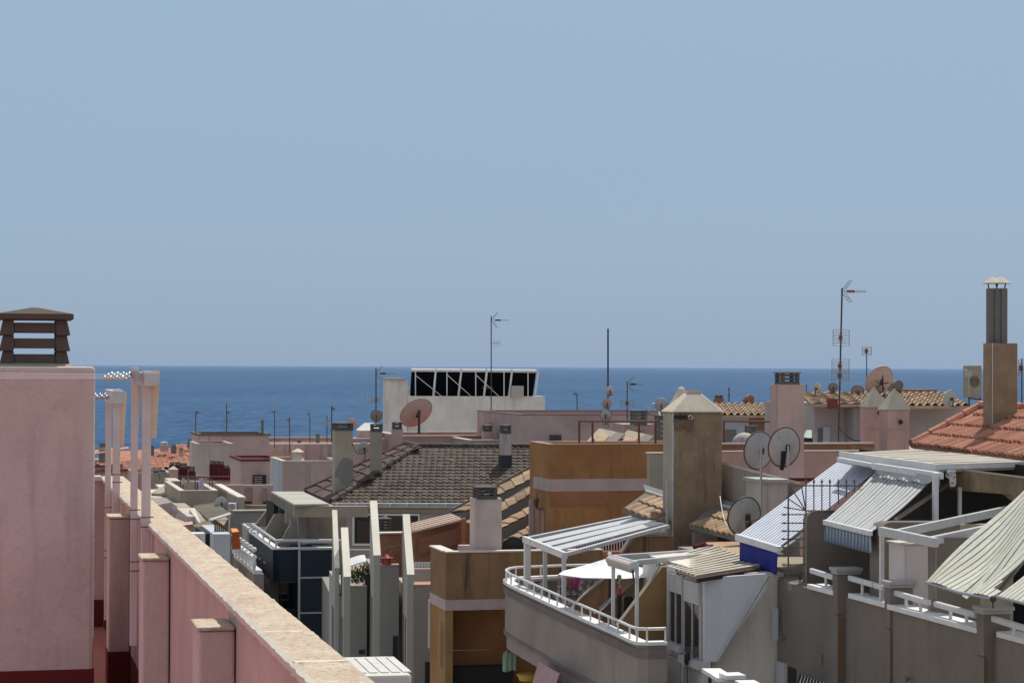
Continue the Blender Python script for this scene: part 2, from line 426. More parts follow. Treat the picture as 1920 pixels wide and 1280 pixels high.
def mast(name, label, u, vt, vb, D, parts, r=.014, group='television aerials on the rooftops', du=0, mat=None, cat='antenna'):
    """parts: ('y', v, dir, len_px) yagi; ('g', v, w_px, h_px) grid panel; ('x', v, dir, len) simple dipole rake"""
    B = W(u, vb, D); T_ = W(u + du, vt, D)
    T = thing(name, label, cat, (B.x, B.y, B.z), group)
    MB().tube(B, T_, r, 8).build('mast', mat or M_dark, T)
    px = D / F; xx = V((1, 0, 0)); yy = V((0, 1, 0))
    for q in parts:
        m = MB()
        cu = u + du * (q[1] - vb) / (vt - vb)
        c = W(cu, q[1], D)
        if q[0] == 'y':
            L = q[3] * px; s = q[2]; tl = q[4] * px if len(q) > 4 else 0
            bx = (xx * s + yy * .25).normalized(); sd = V((-bx.y, bx.x, 0))
            m.tube(c - bx * .06, c + bx * L + Z * tl, .009, 5)
            for sz in (-1, 1):                                # corner reflector
                for i in range(4):
                    o_ = c + bx * .02; e_ = o_ + (bx * .33 + Z * sz * .42).normalized() * (.12 + .09 * i) * (L / 1.0 + .3)
                    m.tube(e_ - sd * .16, e_ + sd * .16, .011, 4)
                for ss in (-.13, .13):
                    m.tube(c + bx * .02 + sd * ss, c + bx * .02 + sd * ss + (bx * .33 + Z * sz * .42).normalized() * .4 * (L / 1.0 + .3), .012, 4)
            for i in range(9):
                f = .25 + .75 * i / 8; o_ = c + bx * (L * f) + Z * tl * f
                m.tube(o_ - sd * .1, o_ + sd * .1, .010, 4); m.tube(o_ - Z * .05, o_ + Z * .05, .010, 4)
            m.build('yagi_aerial', M_alu, T)
            MB().obox(c + bx * (L * .22) - sd * .04 - Z * .04, bx * (L * .32), sd * .08, Z * .08).build('dipole_box', M_orangep if len(q) > 5 else M_dark, T)
        elif q[0] == 'g':
            w = q[2] * px; h = q[3] * px
            for i in range(7):
                z = h * (i / 6 - .5); m.tube(c + Z * z - xx * w / 2 - yy * .05, c + Z * z + xx * w / 2 - yy * .05, .009, 4)
            for s in (-1, 1):
                m.tube(c - Z * h / 2 + xx * s * w / 2 - yy * .05, c + Z * h / 2 + xx * s * w / 2 - yy * .05, .012, 5)
                for i in (-1, 1):
                    zc_ = c + Z * (i * h * .25)
                    m.tube(zc_ + yy * .08, zc_ + yy * .08 + xx * s * w * .35 + Z * h * .12, .007, 4); m.tube(zc_ + yy * .08, zc_ + yy * .08 + xx * s * w * .35 - Z * h * .12, .007, 4)
            m.tube(c - Z * h * .35 + yy * .06, c + Z * h * .35 + yy * .06, .01, 5)
            m.build('panel_aerial', M_alu, T)
            MB().ball(c + yy * .08, .05 + w * .05, (1, .6, 1.2)).build('dipole_box', M_orangep if len(q) > 4 else M_dark, T)
        elif q[0] == 'x':
            L = q[3] * px; s = q[2]; bx = (xx * s + yy * .2).normalized()
            m.tube(c, c + bx * L, .014, 5)
            for f in (.35, .65, .95):
                o_ = c + bx * L * f; m.tube(o_ - Z * .2, o_ + Z * .2, .013, 4)
            m.build('dipole_aerial', M_alu, T)
        elif q[0] == 'd':                                     # small drum / dish seen edge-on or round
            R = q[2] * px
            m.tube(c + yy * .02 + xx * q[3] * px, c + yy * .07 + xx * q[3] * px, R, 18, R * .8); m.build('round_antenna', M_dishg, T)
    return T
def railing(par, pts, h, r=.02, step=.5, mat=None, base=None, name='railing', post=None):
    m = MB(); P = [V(q) for q in pts]
    m.path([q + Z * h for q in P], r, 8)
    for i in range(len(P) - 1):
        L = (P[i + 1] - P[i]).length; n = max(1, int(round(L / step)))
        for j in range(n):
            q = P[i].lerp(P[i + 1], j / n); m.tube(q, q + Z * h, (post or r * .7), 6)
    m.tube(P[-1], P[-1] + Z * h, post or r * .7, 6)
    return m.build(name, mat or M_metalw, par)
def sheet(name, mats, P00, P10, P01, P11, n, amp, par, sag=0, rows=6, per=2, fn=None, pat=None, hole=None):
    """fluted / striped sheet: P00-P10 edge across the stripes, P01-P11 the opposite edge"""
    m = MB(); S = n * 4; nrm = (P10 - P00).cross(P01 - P00).normalized()
    if nrm.z < 0: nrm = -nrm
    vs = []
    for j in range(rows + 1):
        t = j / rows
        for i in range(S + 1):
            s = i / S; q = P00.lerp(P10, s).lerp(P01.lerp(P11, s), t)
            h = amp * math.cos(2 * math.pi * i / 4) - sag * 4 * t * (1 - t)
            if fn: h += fn(s, t)
            vs.append(q + nrm * h)
    b = 0; m.v = vs
    for j in range(rows):
        for i in range(S):
            if hole and hole(i / S, j / rows): continue
            m.f.append([j * (S + 1) + i, j * (S + 1) + i + 1, (j + 1) * (S + 1) + i + 1, (j + 1) * (S + 1) + i])
            m.m.append(pat[i % 4] if pat else (0 if (i // (per)) % 2 == 0 or len(mats) == 1 else 1)); m.t.append(random.random() if pat else .5)
    return m.build(name, mats, par, sol=.006)
def acunit(name, label, u0, u1, v0, v1, D, dep=.3, a=A0, group='air conditioning units', parent_loc=None):
    dv, pv = dp(a); m = MB(); A, w = fbx(m, u0, u1, v0, v1, D, dep, a)
    h = A.z - W(u0, v1, D).z; B = V((A.x, A.y, A.z - h))
    T = thing(name, label, 'air conditioner', B, group)
    m.build('casing', M_metalw, T, bevel=.012)
    c = B + pv * w * .42 + Z * h * .5 - dv * .008; R = min(w, h) * .38
    g = MB()
    for rr in (1, .8, .6, .4, .2):
        g.path([c + (pv * math.cos(t * .3927) + Z * math.sin(t * .3927)) * R * rr for t in range(17)], .004, 4)
    g.build('fan_grille', M_dark, T)
    return T
# ------------------------------------------------------------------ sky, sun, ground, sea
HAZE = 2.8e-5
SUN_EL, SUN_AZ = 62, 24            # azimuth from +Y towards +X
w = bpy.data.worlds.new("World"); scn.world = w; w.use_nodes = True
wn = w.node_tree; bg = wn.nodes['Background']
sk = wn.nodes.new('ShaderNodeTexSky'); sk.sky_type = 'NISHITA'; sk.sun_disc = False
sk.sun_elevation = math.radians(SUN_EL); sk.sun_rotation = math.radians(SUN_AZ)
sk.altitude = 0; sk.air_density = 1.0; sk.dust_density = 1.2; sk.ozone_density = 1.5
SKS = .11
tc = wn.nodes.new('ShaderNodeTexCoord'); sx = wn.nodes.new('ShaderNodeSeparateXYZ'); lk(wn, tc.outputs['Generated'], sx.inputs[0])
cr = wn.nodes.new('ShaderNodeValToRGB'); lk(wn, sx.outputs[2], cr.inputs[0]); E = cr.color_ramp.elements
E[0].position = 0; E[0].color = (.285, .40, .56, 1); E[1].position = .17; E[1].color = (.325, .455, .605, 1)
e = E.new(.06); e.color = (.295, .418, .573, 1); e = E.new(.55); e.color = (.53, .565, .61, 1); e = E.new(1.0); e.color = (.46, .49, .53, 1)  # upper stops, above the frame, paled and brightened to fill the shaded walls
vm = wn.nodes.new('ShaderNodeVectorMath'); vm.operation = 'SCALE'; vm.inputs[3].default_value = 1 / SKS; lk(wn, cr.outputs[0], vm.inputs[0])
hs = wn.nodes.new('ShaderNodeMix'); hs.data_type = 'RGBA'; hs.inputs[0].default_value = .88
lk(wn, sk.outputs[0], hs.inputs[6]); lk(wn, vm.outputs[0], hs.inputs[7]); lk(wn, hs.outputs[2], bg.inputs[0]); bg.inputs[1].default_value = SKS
sl = bpy.data.lights.new('sun', 'SUN'); sl.energy = 4.0; sl.angle = math.radians(.53); sl.color = (1, .955, .88)
so = bpy.data.objects.new('sun', sl); col.objects.link(so)
e_, a_ = math.radians(SUN_EL), math.radians(SUN_AZ)
sd = V((math.sin(a_) * math.cos(e_), math.cos(a_) * math.cos(e_), math.sin(e_)))
so.rotation_euler = sd.to_track_quat('Z', 'Y').to_euler(); so.location = (0, 0, 60)
scn.view_settings.view_transform = 'Standard'; scn.view_settings.look = 'None'; scn.view_settings.gamma = 1; scn.view_settings.exposure = 0
scn.cycles.max_bounces = 6
# sea
m, n, b = nt('sea_water')
b.inputs['Roughness'].default_value = .5; b.inputs['Specular IOR Level'].default_value = .10; b.inputs['IOR'].default_value = 1.33
n1 = noise(n, (.22, .035, 1), 1, 8, .75); n2 = noise(n, (.006, .003, 1), 1, 4, .6); n3 = noise(n, (.3, .03, 1), 1, 3, .6)
cc = mixc(n, rmp(n, n1, .38, .62), (.006, .040, .108), (.034, .102, .215)); cc = mixc(n, rmp(n, n2, .40, .62, 0, .45), cc, (.040, .105, .19))
cc = mixc(n, rmp(n, n3, .76, .80, 0, .8), cc, (.6, .62, .62))
lk(n, cc, b.inputs['Base Color']); bump(n, b, n1, .5, 1.2)
M_sea = m
o = MB().quad(V((-45000, 300, -1.5)), V((45000, 300, -1.5)), V((45000, 52000, -1.5)), V((-45000, 52000, -1.5))).build('water', M_sea); tag(o, 'calm blue sea out to the horizon behind the rooftops', None, kind='structure')
M_asph = stucco('asphalt', (.06, .06, .058), streak=0, sc=.5)
M_sand = stucco('earth', (.34, .28, .21), streak=0, sc=.1)
o = MB().quad(V((-3000, -800, 0)), V((3000, -800, 0)), V((3000, 420, 0)), V((-3000, 420, 0))).build('ground', M_sand); tag(o, 'plain ground under the town', None, kind='structure')
hz, hn, hb = nt('haze_air'); hn.nodes.remove(hb); pv_ = hn.nodes.new('ShaderNodeVolumePrincipled')
pv_.inputs['Color'].default_value = (.50, .68, .95, 1); pv_.inputs['Density'].default_value = HAZE; pv_.inputs['Anisotropy'].default_value = .2
lk(hn, pv_.outputs[0], hn.nodes['Material Output'].inputs['Volume'])
o = MB().obox(V((-46000, -900, -3)), V((92000, 0, 0)), V((0, 54000, 0)), V((0, 0, 33))).build('haze', hz); tag(o, 'thin bluish sea haze filling the air out to the horizon', None, kind='stuff')
# the street between our building and the terraces
def st(s, q): return V((-.5, 8, 0)) + d * s + p * q
o = MB().quad(st(-40, 0) + Z * .004, st(-40, 5) + Z * .004, st(140, 5) + Z * .004, st(140, 0) + Z * .004).build('road', M_asph); tag(o, 'narrow asphalt street between the apartment blocks', None, kind='structure')
for i, (qa, qb) in enumerate(((-.9, 0), (5, 5.9))):
    o = MB().obox(st(-40, qa) + Z * .002, p * (qb - qa), d * 180, Z * .13).build('pavement', M_conc); tag(o, 'raised concrete pavement beside the street', None, kind='structure')

# ------------------------------------------------------------------ our own building: roof terrace in the left foreground
INX = lambda Y: V((-1.166 - .2404 * (Y - 9.3), Y, 0))
HB = thing('apartment_building', 'pink stuccoed building in the left foreground with a stone-topped parapet', 'building', (-3.5, 8, 0))
zf = ZC - 2.33; zp = ZC - 1.035
Lp = (19.5 - 2.0) / d.y
B0 = INX(2.0)
m = MB(); m.obox(B0 - p * 9 - d * 6, p * 9.15, d * (Lp + 6.2), Z * (zf - .3)); m.build('wall', M_pink, HB)
m = MB(); m.obox(B0 - p * 8.98 - d * 5.9 + Z * (zf - .297), p * 8.98, d * (Lp + 5.9), Z * .297); m.build('roof_floor', M_floorred, HB)
m = MB(); m.obox(B0 + Z * (zf - .3), p * .15, d * Lp, Z * (zp - zf + .3))
E0 = B0 + d * Lp
m.obox(E0 - p * 4 + Z * (zf - .3), p * 4.15, d * .15, Z * (zp - zf + .3)); parts(m, 'parapet_wall', M_pinkwall, HB)
# coping: bedded slabs with mortar humps, slightly uneven
rnd = random.Random(4); m = MB(); n_ = 340; P = []
joint = [2 * x for x in (0, 9, 23, 34, 41, 52, 60, 71, 84, 95, 108, 121, 133, 146, 158, 170)]
for i in range(n_ + 1):
    q = B0 + d * (Lp * i / n_)
    nj = min(abs(i - j) for j in joint)
    hz = .004 * (rnd.random() - .5) + (.008 if nj == 0 else 0)
    il = -.030 - .006 * rnd.random() - (.006 if nj == 0 else 0); ol = .170 + .004 * rnd.random()
    zz = ZC - 1.0
    P.append([q + p * il + Z * (zp - .002), q + p * (il - .002) + Z * (zz - .012 + hz), q + p * (il + .014) + Z * (zz + hz), q + p * .05 + Z * (zz + hz + .003 * rnd.random()), q + p * .11 + Z * (zz + hz * .5 + .004 * rnd.random()), q + p * (ol - .012) + Z * (zz + hz * .5), q + p * ol + Z * (zz - .014), q + p * ol + Z * (zp - .002)])
K = len(P[0]); vs = [x for r in P for x in r]; fs = []; mi_ = []
for i in range(n_):
    for j in range(K - 1): mi_.append(1 if j < 2 else 0); fs.append((i * K + j, i * K + j + 1, (i + 1) * K + j + 1, (i + 1) * K + j))
    mi_.append(0); fs.append((i * K, (i + 1) * K, (i + 1) * K + K - 1, i * K + K - 1))
m.add(vs, fs); m.m = mi_; CP = m.build('coping', [M_coping, M_copw], HB)
m = MB()
for j in joint[1:-1]:
    for off, wd in ((0, .022 + .02 * rnd.random()),):
        q = B0 + d * (Lp * j / n_ + off) + Z * (ZC - .997); m.cut(); m.obox(q - p * (.022 - .0) - Z * .004, p * (.10 + .08 * rnd.random()), d * wd + p * rnd.uniform(-.01, .01), Z * .0065)
parts(m, 'mortar_line', M_copw, CP)
m = MB(); m.obox(E0 - p * 4 - d * .03 + Z * (zp + .001), p * 3.965, d * .21, Z * .04); m.build('coping', M_copw, HB)
for Y in (9.3, 12.6, 16.0):
    q = INX(Y); m = MB()
    m.obox(q - p * .155 + Z * zf, p * .152, d * .30, Z * (ZC - 1.125 - zf)); o = m.build('pilaster', M_pink, HB, bevel=.012)
    m = MB(); m.obox(q - p * .165 - d * .01 + Z * (ZC - 1.124), p * .162, d * .32, Z * .018); m.build('pilaster_top', M_coping, o, bevel=.012)
    m = MB(); m.obox(q - p * .159 - d * .004 + Z * (zf + .001), p * .155, d * .308, Z * .24); m.build('skirting', M_skirt, o)
m = MB(); m.obox(B0 - p * .004 + Z * (zf + .001), p * .006, d * Lp, Z * .22); m.obox(E0 - p * 3.9 - d * .004 + Z * (zf + .001), p * 3.89, d * .006, Z * .24); parts(m, 'skirting', M_skirt, HB)
# chimney block
bl = W(179, 686, 15.0); bw = .92
m = MB(); m.obox(V((bl.x, bl.y, zf)) - p * bw, p * bw, d * .8, Z * (ZC - .015 - zf)); CH = m.build('chimney', M_pink, HB, 'large pink rendered chimney stack on the roof terrace', bevel=.03)
m = MB(); m.obox(V((bl.x, bl.y, zf + .001)) - p * (bw + .004) - d * .004, p * (bw + .008), d * .808, Z * .25); m.build('skirting', M_skirt, CH)
cc_ = W(66, 684, 15.0) + d * .33; cc_.z = ZC - .018
capgeo(cc_, .43, .43, .412, 3, A0, .045).build('chimney_cap', M_cap, CH, bevel=.006)
# small bumps of mortar round the cap foot
m = MB(); m.frus((cc_.x, cc_.y, ZC - .02), .56, .46, .56, .46, .025); m.build('mortar_bed', M_conc, CH)
# clothesline frames
def clothes(label, posts, zt, zbs, beamD, pans, lines):
    q = W(posts[0][0], 900, posts[0][1]); T = thing('clothesline_frame', label, 'clothesline', (q.x, q.y, zf), 'clothesline frames on the terrace')
    for i, (u, D, w_) in enumerate(posts):
        A = W(u, 900, D); A.z = ZC - zbs[i]
        m = MB(); m.obox(A - p * w_ / 2 - d * w_ / 2, p * w_, d * w_, Z * (ZC - zt[i] - A.z)); o = m.build('post', M_postm, T, bevel=.004)
        m = MB()
        for zz in (.62, 1.05) if i == 0 else (.3,):
            zq = A.z + zz * .8; m.cut(); m.obox(A + Z * (zq - A.z) - p * (w_ / 2 + .003) - d * (w_ / 2 + .004), p * (w_ + .022), d * (w_ + .008), Z * .005)
            m.cut(); m.obox(A + Z * (zq + .06 - A.z) - p * (w_ / 2 + .003) - d * (w_ / 2 + .003), p * (w_ + .022), d * (w_ + .006), Z * .005)
        parts(m, 'wall_clamp', M_rust, o)
    for (u0, u1, v0, v1, D) in pans:
        A = W(u0, v0, D); w_ = tto(A, p, u1); h = (v1 - v0) * D / F
        m = MB(); P = [A, A + p * w_, A + p * (w_ - .02) - Z * h, A - Z * h - p * .006]; m.prism(P, d * .02); m.build('side_board', M_beigep, T)
    return T
T1 = clothes('taller nearer white clothesline frame beside the pink chimney stack', ((251.5, 14.6, .046), (274, 13.9, .055)), (.02, .04), (1.87, 1.27), None, ((259, 266, 723, 803, 14.62), (282, 300, 694, 821, 13.9)), None)
A = W(273, 696, 13.75); m = MB(); m.obox(A - p * .005 - Z * .092, p * .09, d * 1.1, Z * .085); m.build('crossbeam', M_metalg, T1, bevel=.004)
m = MB(); m.obox(A - p * .05 + d * .12 - Z * .06, p * .05, d * .16, Z * .05); m.obox(A - p * .05 + d * .55 - Z * .05, p * .05, d * .12, Z * .05); parts(m, 'bracket', M_galv, T1)
T2 = clothes('shorter farther white clothesline frame just past the pink chimney stack', ((202.5, 17.6, .046), (218, 16.9, .055)), (.20, .19), (2.05, 1.15), None, ((209, 212, 735, 824, 17.62), (225.5, 238, 735, 836, 16.9)), None)
A = W(211, 731, 16.75); m = MB(); m.obox(A - p * .005 - Z * .105, p * .09, d * 1.05, Z * .1); m.build('crossbeam', M_metalg, T2, bevel=.004)
for T, cu, cv, D in ((T1, 243, 702, 14.1), (T2, 205, 741, 17.1)):
    m = MB(); g = MB()
    for r_ in range(3 if T is T1 else 2):
        q = W(cu + 8 - r_ * 6, cv + (r_ * 3.5), D + .2 - r_ * .2)
        m.cut()
        for i in range(4): m.ball(q - p * (.03 + i * .038), .017, (1, 1, 1.1))
        g.cut(); g.tube(q - p * .14, q - p * 2.2 + Z * (.012 - .006 * r_), .0016, 5); g.tube(q, q - p * .16, .006, 5)
    parts(m, 'insulator', M_galv if T is T2 else paint('chrome_bead', (.6, .6, .6), .15, .9), T, smooth=True); parts(g, 'washing_line', M_wirew, T)
# air conditioner on the outer face of the parapet wall
A = W(661, 1262, 8.0); dv, pv = dp(12.0)
wA = tto(A, pv, 772)
T = thing('air_conditioner', 'large white box of an air conditioner outside the foreground parapet at the bottom edge', 'air conditioner', A - Z * .75)
m = MB(); m.obox(A - Z * .75 + pv * .01 + dv * .01, pv * (wA - .02), dv * .50, Z * .70); M_acw = stucco('weathered_white_casing', (.60, .59, .55), var=.12, streak=.25, bs=.1, rough=.6, sc=3)
m.build('casing', M_acw, T, bevel=.012)
m = MB(); m.obox(A - Z * .048, pv * wA, dv * .52, Z * .04); o = m.build('lid', M_acw, T, bevel=.012)
m = MB()
for i in range(5): m.obox(A + pv * (.03 + i * wA / 5.3) + dv * .05 - Z * .009, pv * .03, dv * .42, Z * .005)
parts(m, 'rib', M_acw, o)
m = MB(); m.obox(A + pv * (wA * .82) - Z * .70 - dv * .006, pv * .01, dv * .02, Z * .6); m.build('panel_seam', M_metalg, T)
# ================================================================== FAR ROW (seen across the town, left side)
def slope(par, name, mat, A, B, Cq, tw=.25, tl=.4, extra=None, **kw):
    """tile slope with eave A->B and upper-left corner C"""
    eu = (B - A); wu = eu.length; eu.normalize(); ev = Cq - A; ev -= eu * ev.dot(eu); lv = ev.length; ev.normalize()
    return tiles(par, name, mat, A, eu, ev, wu, lv, tw, tl, **kw)
def quadroof(par, A, B, Cc, Dd, mat, name='roof'):
    m = MB(); m.prism([A, B, Cc, Dd], V((0, 0, -.12))); return m.build(name, mat, par)
# terracotta roofed house, far left
H = house('tiled_house', 'far house with a bright orange clay roof at the left, studded with small chimneys', 300, 860, 165)
D_ = 160
pbox(H, 150, 385, 878, D_, 14, M_pinkfar, M_mauve, ph=.3)
A = W(120, 887, D_ - .5); B = W(372, 873, D_ - .5); B.z = A.z
C1 = A + d * 11 + Z * 1.9
def hipL(s, t): return True
A_, B_ = W(168, 882, D_), W(373, 873, D_ + 1)
tiles(H, 'roof_slope', M_tred, A_, (B_ - A_).normalized(), (d * 1 + Z * .11).normalized(), (B_ - A_).length, 11, .42, .8, amp=.03, lift=.03, inside=lambda s, t: t < (s - .2) * 1.5)
rp0 = A_ + (d * 1 + Z * .11).normalized() * 11
tiles(H, 'roof_slope', tilem('pale_orange_tile', (.50, .24, .15), (.62, .33, .22), .3), A_ + d * 15.0 - p * 6 + Z * 0.2, (d * -1).normalized(), (p * 1 + Z * .16).normalized(), 15.2, 9, .42, .8, amp=.03, lift=.03, inside=lambda s, t: t < s * 0.7)
quadroof(H, A_ - p * .2 - Z * .15, B_ + p * .3 - Z * .15, B_ + d * 11 + Z * .95, A_ + p * 2 + d * 11 + Z * .95, M_tred, 'roof_deck')
for (u0, u1, vt, vb, vc, mt, DD) in ((186, 199, 838, 868, 830, M_greybeige, 161), (283, 289, 838, 854, 834, M_greyd, 165), (301, 316, 834, 846, 828, M_pinkfar, 166), (321, 331, 838, 850, 833, M_greyd, 165), (336, 344, 845, 857, 839, M_pinkfar, 162), (352, 362, 832, 840, 822, M_greyd, 168)):
    chimney(H, u0, u1, vt, vb, DD, (u1 - u0) * DD / F, mt, vc, n=2, capm=M_copw if u0 == 301 else M_capg)
# second orange patch between the pink blocks
H = house('tiled_house', 'low far house with an orange clay roof between two pink blocks', 465, 855, 150)
pbox(H, 425, 512, 862, 150, 6, M_pinkfar, ph=.2); A_, B_ = W(425, 876, 149), W(505, 868, 149); 
tiles(H, 'roof_slope', M_tred, W(427, 876, 149), V((1, .1, 0)).normalized(), (d + Z * .2).normalized(), 3.2, 7, .4, .7, amp=.05, lift=.05)
H = house('rooftop_block', 'far pink roof block with a dark top edge and a thin pipe on its corner', 440, 830, 150)
pbox(H, 372, 505, 816, 150, 5, M_pinkfar, M_capg, ph=.2, cw=.1, ch=.1)
m = MB(); rod(m, (492, 788, 151), (492, 816, 151), .09, 8); rod(m, (492, 787, 151), (492, 790, 151), .12, 8); m.build('vent_pipe', M_greyd, H)
H = house('rooftop_block', 'pale pink rendered block in front of the far orange roof', 403, 850, 135)
pbox(H, 369, 437, 833, 135, 5, M_dirtyw, M_mauve, ph=.2)
H = house('apartment_building', 'long far pink building with a sunlit white roof edge before the sea', 560, 835, 170)
pbox(H, 500, 700, 832, 170, 12, M_pinkfar, M_cream, ph=.5, cw=.1, ch=.15)
MB().obox(W(505, 838, 168), p * 6, d * 1.5, Z * .25).build('roof_step', M_mauve, H)
for i, (u, vt) in enumerate(((561, 826), (596, 815))):
    m = MB(); rod(m, (u, vt, 168), (u, 840, 168), .14, 8); rod(m, (u, vt - 2, 168), (u, vt, 168), .2, 8); m.build('vent_pipe', M_greyd, H)
# block with grille
H = house('apartment_building', 'pink rendered block with a dark ventilation grille in the middle distance', 475, 880, 112)
pbox(H, 452, 530, 864, 112, 5, M_pinkfar, M_maroon, ph=.2, cw=.06, ch=.08)
m = MB(); fbx(m, 474, 499, 890, 909, 112, .1, x=.03); m.build('vent_recess', M_blackp, H)
m = MB()
for v in (893, 897, 901, 905): fbx(m, 476, 492, v, v + 1.5, 112, .05, x=.09)
parts(m, 'vent_slat', M_dishg, H)
# grey/white block with the conical vent
H = house('apartment_building', 'white roof-top block with a blue-grey side and a conical vent', 570, 880, 100)
pbox(H, 530, 640, 866, 100, 4.5, M_pinkfar, M_cream, ph=.35, cw=.02, ch=.06)
m = MB(); A = W(530, 866, 100); m.obox(V((A.x, A.y, 0)) - p * .012, p * .01, d * 4.4, Z * A.z); m.build('side_wall', M_whiteb, H)
MB().obox(A + d * 3.6 + p * 1.0 - Z * .3, p * 4, d * .8, Z * 1.0).build('rear_wall', M_pinkfar, H)
m = MB(); q = W(558, 865, 101.5); m.tube(q - Z * .1, q + Z * .25, .42, 14, .2); m.tube(q + Z * .25, q + Z * .45, .2, 12); m.tube(q + Z * .45, q + Z * .6, .3, 12, .05); m.build('roof_vent', M_copw, H)
# maroon chimney rows
H = house('rooftop_block', 'low pink rooftop crowded with maroon chimney stacks in two rows', 400, 885, 120)
pbox(H, 330, 452, 904, 121, 6, M_pinkfar, M_mauve, ph=.25)
for i, (u0, u1, vt, vb, vc, DD) in enumerate(((318, 328, 872, 900, 866, 124), (328, 340, 874, 908, 865, 123), (336, 352, 878, 908, 867, 122), (354, 367, 884, 908, 873, 121),
     (394, 404, 870, 902, 862, 126), (402, 412, 871, 903, 863, 125), (410, 421, 871, 904, 864, 124), (420, 431, 878, 905, 872, 123), (430, 440, 882, 906, 876, 122), (437, 446, 886, 908, 880, 121))):
    chimney(H, u0, u1, vt, vb, DD, .42, M_maroon, vc, n=2)
m = MB(); rod(m, (335, 893, 119), (446, 893, 119), .035); rod(m, (335, 900, 119), (446, 901, 119), .03); m.build('hand_rail', M_rust, H)
# small turret
H = house('rooftop_turret', 'small square turret with a pyramid cap beside the maroon chimneys', 327, 890, 118)
m = MB(); A, w_ = fbx(m, 318, 334, 880, None, 118, .5); m.build('wall', M_pinkfar, H)
MB().frus(A + p * w_ / 2 + d * .25, w_ * 1.15, .03, .58, .03, .18).build('roof', M_cream, H)
H = house('rooftop_block', 'low mauve wall and vents below the far orange roof at the left', 300, 890, 122)
pbox(H, 250, 320, 886, 124, 5, M_mauve, ph=.2)
for u0, v0 in ((287, 886), (300, 884)): chimney(H, u0, u0 + 12, v0, v0 + 16, 122, .4, M_greybeige, v0 - 4, n=1)
# beige terrace wall corner with washing
H = house('apartment_building', 'beige terraced house corner with a sunlit coping and washing on its roof', 365, 930, 88)
pbox(H, 337, 408, 921, 88, 7.5, M_beige, M_cream, ph=1.2, cw=.02, ch=.04, floor=M_pinkfar)
m = MB(); fbx(m, 340, 403, 903, 921, 93, .15); m.build('inner_parapet', M_pinkfar, H)
L = thing('drying_rack', 'thin metal clothes rack with pale washing on the beige terrace', 'drying rack', W(370, 920, 90) - Z * .4)
m = MB(); A = W(343, 898, 90); B = W(398, 898, 90)
m.tube(A, B, .02); m.tube(A + d, B + d, .02)
for q in (A, B, (A + B) / 2): m.tube(q - Z * .9, q, .02); m.tube(q - Z * .9 + d, q + d, .02)
m.build('frame', M_dark, L)
for i, (u0, u1, v1, cc) in enumerate(((341, 346, 908, (.62, .6, .62)), (351, 355, 905, (.5, .36, .38)), (373, 382, 919, (.58, .56, .7)), (384, 388, 906, (.45, .55, .5)))):
    A = W(u0, 896, 89.95); w_ = tto(A, V((1, 0, 0)), u1); h = (v1 - 896) * 90 / F
    m = MB(); P = []; fs = []
    for j in range(7):
        for r_ in range(4): P.append(A + V((w_ * j / 6, .04 * math.sin(j * 2.1 + r_), -h * r_ / 3 * (1 - .05 * (j % 2)))))
    for j in range(6):
        for r_ in range(3): fs.append((j * 4 + r_, j * 4 + r_ + 1, j * 4 + r_ + 5, j * 4 + r_ + 4))
    m.add(P, fs); m.build('washing', paint('washing_cloth_%d' % i, cc, .9), L, sol=.01)
# sloping parapet and pink wall behind
H = house('apartment_building', 'pink house wall with a stepped sloping parapet beside the beige terrace', 440, 940, 92)
m = MB(); fbx(m, 402, 458, 909, None, 96, .3); m.build('wall', M_pinkfar, H)
m = MB(); P0 = W(402, 911, 91); Q = onpl(446, 936, P0, p)
A = W(402, 911, 95); B = W(446, 936, 84); m.prism([A, B, V((B.x, B.y, 8)), V((A.x, A.y, 8))], p * .25); m.build('sloping_wall', M_beige, H)
m = MB(); m.prism([A + Z * .002, B + Z * .002, B + Z * .1, A + Z * .1], p * .3); m.build('coping', M_copw, H)
m = MB(); fbx(m, 446, 457, 933, None, 84, 4); m.build('corner_pier', M_greybeige, H)
H = house('apartment_building', 'pink wall with two tall recesses above a curved beige parapet', 480, 940, 95)
m = MB(); fbx(m, 457, 512, 909, None, 98, .3); m.build('wall', M_pinkfar, H)
m = MB(); fbx(m, 457, 474, 914, 943, 98, .1, x=.02); fbx(m, 492, 501, 914, 943, 98, .1, x=.02); parts(m, 'recess', stucco('deep_pink_stucco', (.36, .25, .25), sc=.7), H)
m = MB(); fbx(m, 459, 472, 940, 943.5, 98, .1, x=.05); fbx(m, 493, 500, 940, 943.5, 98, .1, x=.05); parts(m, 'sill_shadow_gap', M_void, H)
m = MB(); P = [W(455, 940, 92), W(461, 946, 91), W(470, 947, 90.5), W(505, 947, 90)]
for i in range(3):
    a_, b_ = P[i], P[i + 1]; m.prism([a_, b_, V((b_.x, b_.y, 0)), V((a_.x, a_.y, 0))], d * .25)
m.build('curved_parapet', M_beige, H)
